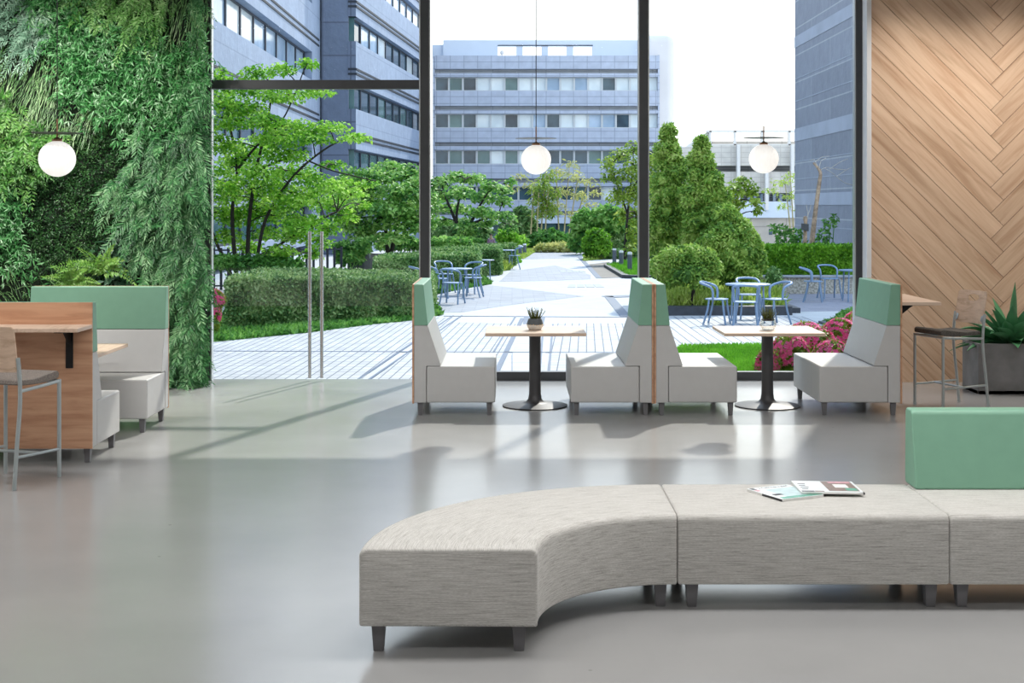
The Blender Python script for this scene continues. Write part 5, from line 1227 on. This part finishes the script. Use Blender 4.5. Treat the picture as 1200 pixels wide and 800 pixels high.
# dish on the parapet
MB().blob((X(588), Y+1.3, Zz(59)), (.12, .12, .15), 8, 6).build('roof_dish', M['white_steel'], r)

# --- left block: near wing, its wall running away from the viewer on the left
AX = -8.1
r = empty('office_building', (AX-3, 48, GZ), 'blue grey stone office wing on the left with long window bands', 'building', 'buildings around the courtyard')
bands = [(.75, 1.9), (3.9, 5.02), (7.0, 8.15), (10.1, 11.2)]
st = MB(); y0, y1 = 24, 61.6; zprev = GZ+.0
floors = [GZ+1.0]+[v for b in bands for v in b]+[12.5]
lows = [(1.9, 3.9), (5.02, 7.0), (8.15, 10.1), (11.2, 13.0)]
for a, b in lows: st.box(AX-.6, AX, y0, 57.6, a, b)
st.box(AX-.6, AX, y0, 57.6, .35, .75); st.box(AX-.6, AX, 57.6, y1-.41, GZ, 13.0); st.box(AX-5, AX-.6, y1-.4, y1, GZ, 13)
st.build('wall_body', M['stone_blue'], r)
gr = MB()
for a, b in lows: gr.box(AX-.02, AX+.03, y0, 59.6, a+.42, a+.50).box(AX-.02, AX+.03, y0, 59.6, a+.66, a+.74)
gr.box(AX-.01, AX+.02, 60.2, 60.3, GZ, 13)
gr.build('shadow_groove', M['groove'], r)
MB().box(AX-4, AX-.7, y0, y1-.4, GZ, 13).build('core', M['groove'], r)
col = MB()
for k in range(9): col.box(AX-.45, AX-.15, 26+k*4, 26.4+k*4, GZ, .4)
col.build('column', M['stone_blue'], r); MB().box(AX-.7, AX-.1, y0, y1, GZ, .02).build('plinth', M['concrete_pale'], r)
def side_windows(parent, P0, dvec, L0, L1, n, z0, z1, inset, pool, seed):
    q = random.Random(seed); nrm = Vector((dvec.y, -dvec.x, 0))
    for k in range(n):
        a, b = L0+(L1-L0)*k/n, L0+(L1-L0)*(k+1)/n
        def bx(mb, s0, s1, d0, d1, za, zb_):
            p = [P0+dvec*s+nrm*d for s, d in ((s0, d0), (s1, d0), (s1, d1), (s0, d1))]
            return mb.hexa([(v.x, v.y, za) for v in p]+[(v.x, v.y, zb_) for v in p])
        def mk():
            f = MB(); w = .07
            bx(f, a, a+w, -inset-.08, -inset+.05, z0, z1); bx(f, b-w, b, -inset-.08, -inset+.05, z0, z1); bx(f, a+w, b-w, -inset-.08, -inset+.05, z0, z0+w); bx(f, a+w, b-w, -inset-.08, -inset+.05, z1-w, z1)
            return f, bx(MB(), a+w, b-w, -inset-.03, -inset+.0, z0+w, z1-w)
        win(parent, mk, q.choice(pool), 'frame_dark')
for i, (a, b) in enumerate(bands): side_windows(r, Vector((AX, 0, 0)), Vector((0, 1, 0)), 26, 57.6, 14, a, b, .35, ['pane_dark', 'pane_teal', 'pane_dark'] if i < 2 else ['pane_sky', 'pane_blind', 'pane_sky'], i)
# --- set-back second wing with its dark end face
r = empty('office_building', (-8, 70, GZ), 'second blue grey office wing with a dark stone end, left of the middle mullion', 'building', 'buildings around the courtyard')
P0 = Vector((x_(417, 60), 60, 0)); dv = Vector((.085, 1, 0)).normalized(); nv = Vector((dv.y, -dv.x, 0)); LL = 21.5
bands2 = [(1.35, 2.0), (3.45, 4.3), (6.0, 7.05), (8.85, 9.9), (11.6, 12.6)]
def wallbox(mb, s0, s1, d0, d1, za, zb_):
    p = [P0+dv*s+nv*d for s, d in ((s0, d0), (s1, d0), (s1, d1), (s0, d1))]
    return mb.hexa([(v.x, v.y, za) for v in p]+[(v.x, v.y, zb_) for v in p])
sb, eb, gb = MB(), MB(), MB(); ex0 = x_(386, 60)-P0.x; ex1 = x_(408, 60)-P0.x
zs = [GZ]+[v for b in bands2 for v in b]+[15]
for i in range(0, len(zs), 2):
    wallbox(sb, 0.02, LL, -.5, 0, zs[i], zs[i+1])
    eb.box(P0.x+ex1, P0.x, 59.98, 60.5, zs[i], zs[i+1])
    if i:
        wallbox(gb, -.02, LL, -.02, .04, zs[i]+.38, zs[i]+.47); wallbox(gb, -.02, LL, -.02, .04, zs[i]+.58, zs[i]+.67)
        gb.box(P0.x+ex1, P0.x+.02, 59.95, 60, zs[i]+.38, zs[i]+.47); gb.box(P0.x+ex1, P0.x+.02, 59.95, 60, zs[i]+.58, zs[i]+.67)
eb.box(AX+.06, P0.x+ex1, 60.0, 60.6, GZ, 15)
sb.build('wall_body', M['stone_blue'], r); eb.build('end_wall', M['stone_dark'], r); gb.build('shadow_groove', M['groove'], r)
cb = MB(); wallbox(cb, .7, LL, -4, -.6, GZ, 15); cb.build('core', M['groove'], r)
for i, (a, b) in enumerate(bands2):
    side_windows(r, P0, dv, .3, LL, 10, a, b, .3, ['pane_dark', 'pane_teal'] if i < 3 else ['pane_sky', 'pane_dark', 'pane_blind'], 20+i)
    MB().box(P0.x+ex1, P0.x-.1, 60.3, 60.34, a, b).build('corner_pane', M['pane_teal'], r)

# --- pale building behind the right pendant lamp
Y = 72.0
X = lambda px: (px-VX)*Y/F
Zz = lambda py: H-(py-VY)*Y/F
r = empty('office_building', (X(880), Y+4, GZ), 'pale cladded building with roof railing behind the right pendant lamp', 'building', 'buildings around the courtyard')
wb = MB().box(X(832), X(950), Y, Y+8, Zz(194), Zz(170)).box(X(832), X(950), Y, Y+8, Zz(226), Zz(201)).box(X(800), X(832), Y+.3, Y+8, Zz(300), Zz(172))
wb.build('cladding', M['warm_white'], r)
MB().box(X(832), X(950), Y-.25, Y+8, Zz(255), Zz(236)).build('balcony_front', M['concrete_pale'], r)
MB().box(X(820), X(950), Y, Y+8, GZ, Zz(255)).build('base_wall', M['beige'], r)
MB().box(X(832), X(950), Y+.8, Y+8, Zz(201), Zz(194)).box(X(832), X(950), Y+.8, Y+8, Zz(236), Zz(226)).build('recess', M['louver'], r)
for px in (864, 897, 927): MB().box(X(px-1.8), X(px+1.8), Y-.45, Y-.1, Zz(246), Zz(170)).build('fin', M['white_steel'], r)
for k in range(14):
    px = 840+k*7.6; MB().box(X(px), X(px+3.2), Y+.6, Y+.75, Zz(235.5), Zz(227)).build('window', M['pane_sky'], r)
rf = MB().box(X(829), X(950), Y+.2, Y+.5, Zz(154.5), Zz(152.5)).box(X(829), X(950), Y+.2, Y+8, Zz(171), Zz(168.5))
for px in (832, 861, 893, 925): rf.box(X(px), X(px+2.5), Y+.2, Y+.5, Zz(170), Zz(153))
rf.build('roof_frame', M['white_steel'], r)
MB().box(X(829), X(950), Y+1.2, Y+1.4, Zz(168.5), Zz(164)).build('roof_screen', M['beige'], r)
MB().prism([(X(798), Zz(176)), (X(832), Zz(153)), (X(832), Zz(176))], 'y', Y+.5, Y+6).build('roof_slope', M['white_steel'], r)
for px in (905, 940): MB().box(X(px-4), X(px), Y-.02, Y+.1, Zz(275), Zz(268)).build('hatch', M['pane_dark'], r)

# --- slate-clad building at the right
SXX = 8.95
r = empty('office_building', (SXX+4, 40, GZ), 'dark slate-clad building at the right, beside the oak wall', 'building', 'buildings around the courtyard')
MB().box(SXX, SXX+8, 35.2, 45, GZ, 11).build('cladding', M['slate'], r)
bd = MB()
for z0, z1 in ((6.9, 7.25), (3.95, 4.35), (1.95, 2.3)): bd.box(SXX-.012, SXX, 35.2, 45.0, z0, z1)
bd.build('stone_band', M['slate_band'], r)
jn = MB()
for z in (5.9, 5.2, 3.3, 2.75, 1.3, .7): jn.box(SXX-.008, SXX, 35.2, 45, z, z+.025)
jn.build('joint_line', M['slate_band'], r)
# ------------------------------------------------------------------ light and camera
w = bpy.data.worlds.new('sky'); SC.world = w; w.use_nodes = True; nt = w.node_tree; bg = nt.nodes['Background']
t = nt.nodes.new('ShaderNodeTexCoord'); s = nt.nodes.new('ShaderNodeSeparateXYZ'); L(nt, t.outputs['Generated'], s.inputs[0])
n = N(nt, 'ShaderNodeTexNoise', Scale=2.5, Detail=4.0); L(nt, t.outputs['Generated'], n.inputs['Vector'])
ad = N(nt, 'ShaderNodeMath', operation='MULTIPLY_ADD'); ad.inputs[1].default_value = .12; L(nt, n.outputs['Fac'], ad.inputs[0]); L(nt, s.outputs[2], ad.inputs[2])
r = ramp(nt, ad.outputs[0], [(.0, (1.0, .985, .96)), (.16, (.99, .99, .98)), (.24, (.90, .94, .97)), (.6, (.62, .76, .95)), (1, (.45, .62, .92))])
L(nt, r.outputs[0], bg.inputs['Color']); bg.inputs['Strength'].default_value = 1.75
def lamp(name, typ, loc, energy, label, cat, **kw):
    d = bpy.data.lights.new(name, typ); d.energy = energy
    for k, v in kw.items(): setattr(d, k, v)
    o = bpy.data.objects.new(name, d); C.objects.link(o); o.location = loc; return tag(o, label, cat)
sun = lamp('sun', 'SUN', (10, 40, 30), 3.5, 'late sun over the right building', 'sun', angle=math.radians(1.2), color=(1, .94, .85))
sun.rotation_euler = Vector((.34, 1, .95)).to_track_quat('Z', 'Y').to_euler()
for x, y, e in ((-3.6, 2.5, 34), (0, 2.5, 40), (3.6, 2.5, 40), (-2.2, 6.9, 40), (.6, 6.9, 75), (3.2, 6.9, 85), (-4.6, 9.6, 90)):  # unseen fill lights added to brighten the bench, booths and floor
    lamp('ceiling_lamp', 'AREA', (x, y, 4.70), e, 'ceiling lamp panel', 'lamp', shape='RECTANGLE', size=2.0, size_y=.8, color=(1, .985, .97))
for x in (4.4, 5.4, 6.4):
    lamp('wall_spot', 'SPOT', (x, 14.7, 4.68), 130, 'ceiling spot washing the oak wall', 'lamp', spot_size=math.radians(120), spot_blend=1, shadow_soft_size=.06, color=(1, .93, .84))
for x in (-6.2, -5.2, -4.2):  # added spots, brightening the vertical garden from the front
    o = lamp('wall_spot', 'SPOT', (x, 12.4, 4.68), 250, 'ceiling spot washing the vertical garden', 'lamp', spot_size=math.radians(95), spot_blend=.8, shadow_soft_size=.08, color=(1, .97, .9))
    o.rotation_euler = Vector((0, -.78, 1)).to_track_quat('Z', 'Y').to_euler()
cd = bpy.data.cameras.new('camera'); cd.lens = 50; cd.sensor_width = 36; cd.sensor_fit = 'HORIZONTAL'; cd.shift_y = -160/1200; cd.clip_end = 500
co = bpy.data.objects.new('camera', cd); C.objects.link(co); co.location = (0, 0, H); co.rotation_euler = (PI/2, 0, 0); SC.camera = co
SC.view_settings.view_transform = 'Standard'; SC.view_settings.look = 'None'; SC.view_settings.gamma = 1; SC.view_settings.use_curve_mapping = False
SC.view_settings.exposure = .35
SC.cycles.use_denoising = True; SC.cycles.sample_clamp_indirect = 6; SC.cycles.max_bounces = 8; SC.cycles.diffuse_bounces = 4; SC.cycles.transparent_max_bounces = 12; SC.cycles.caustics_reflective = False; SC.cycles.caustics_refractive = False
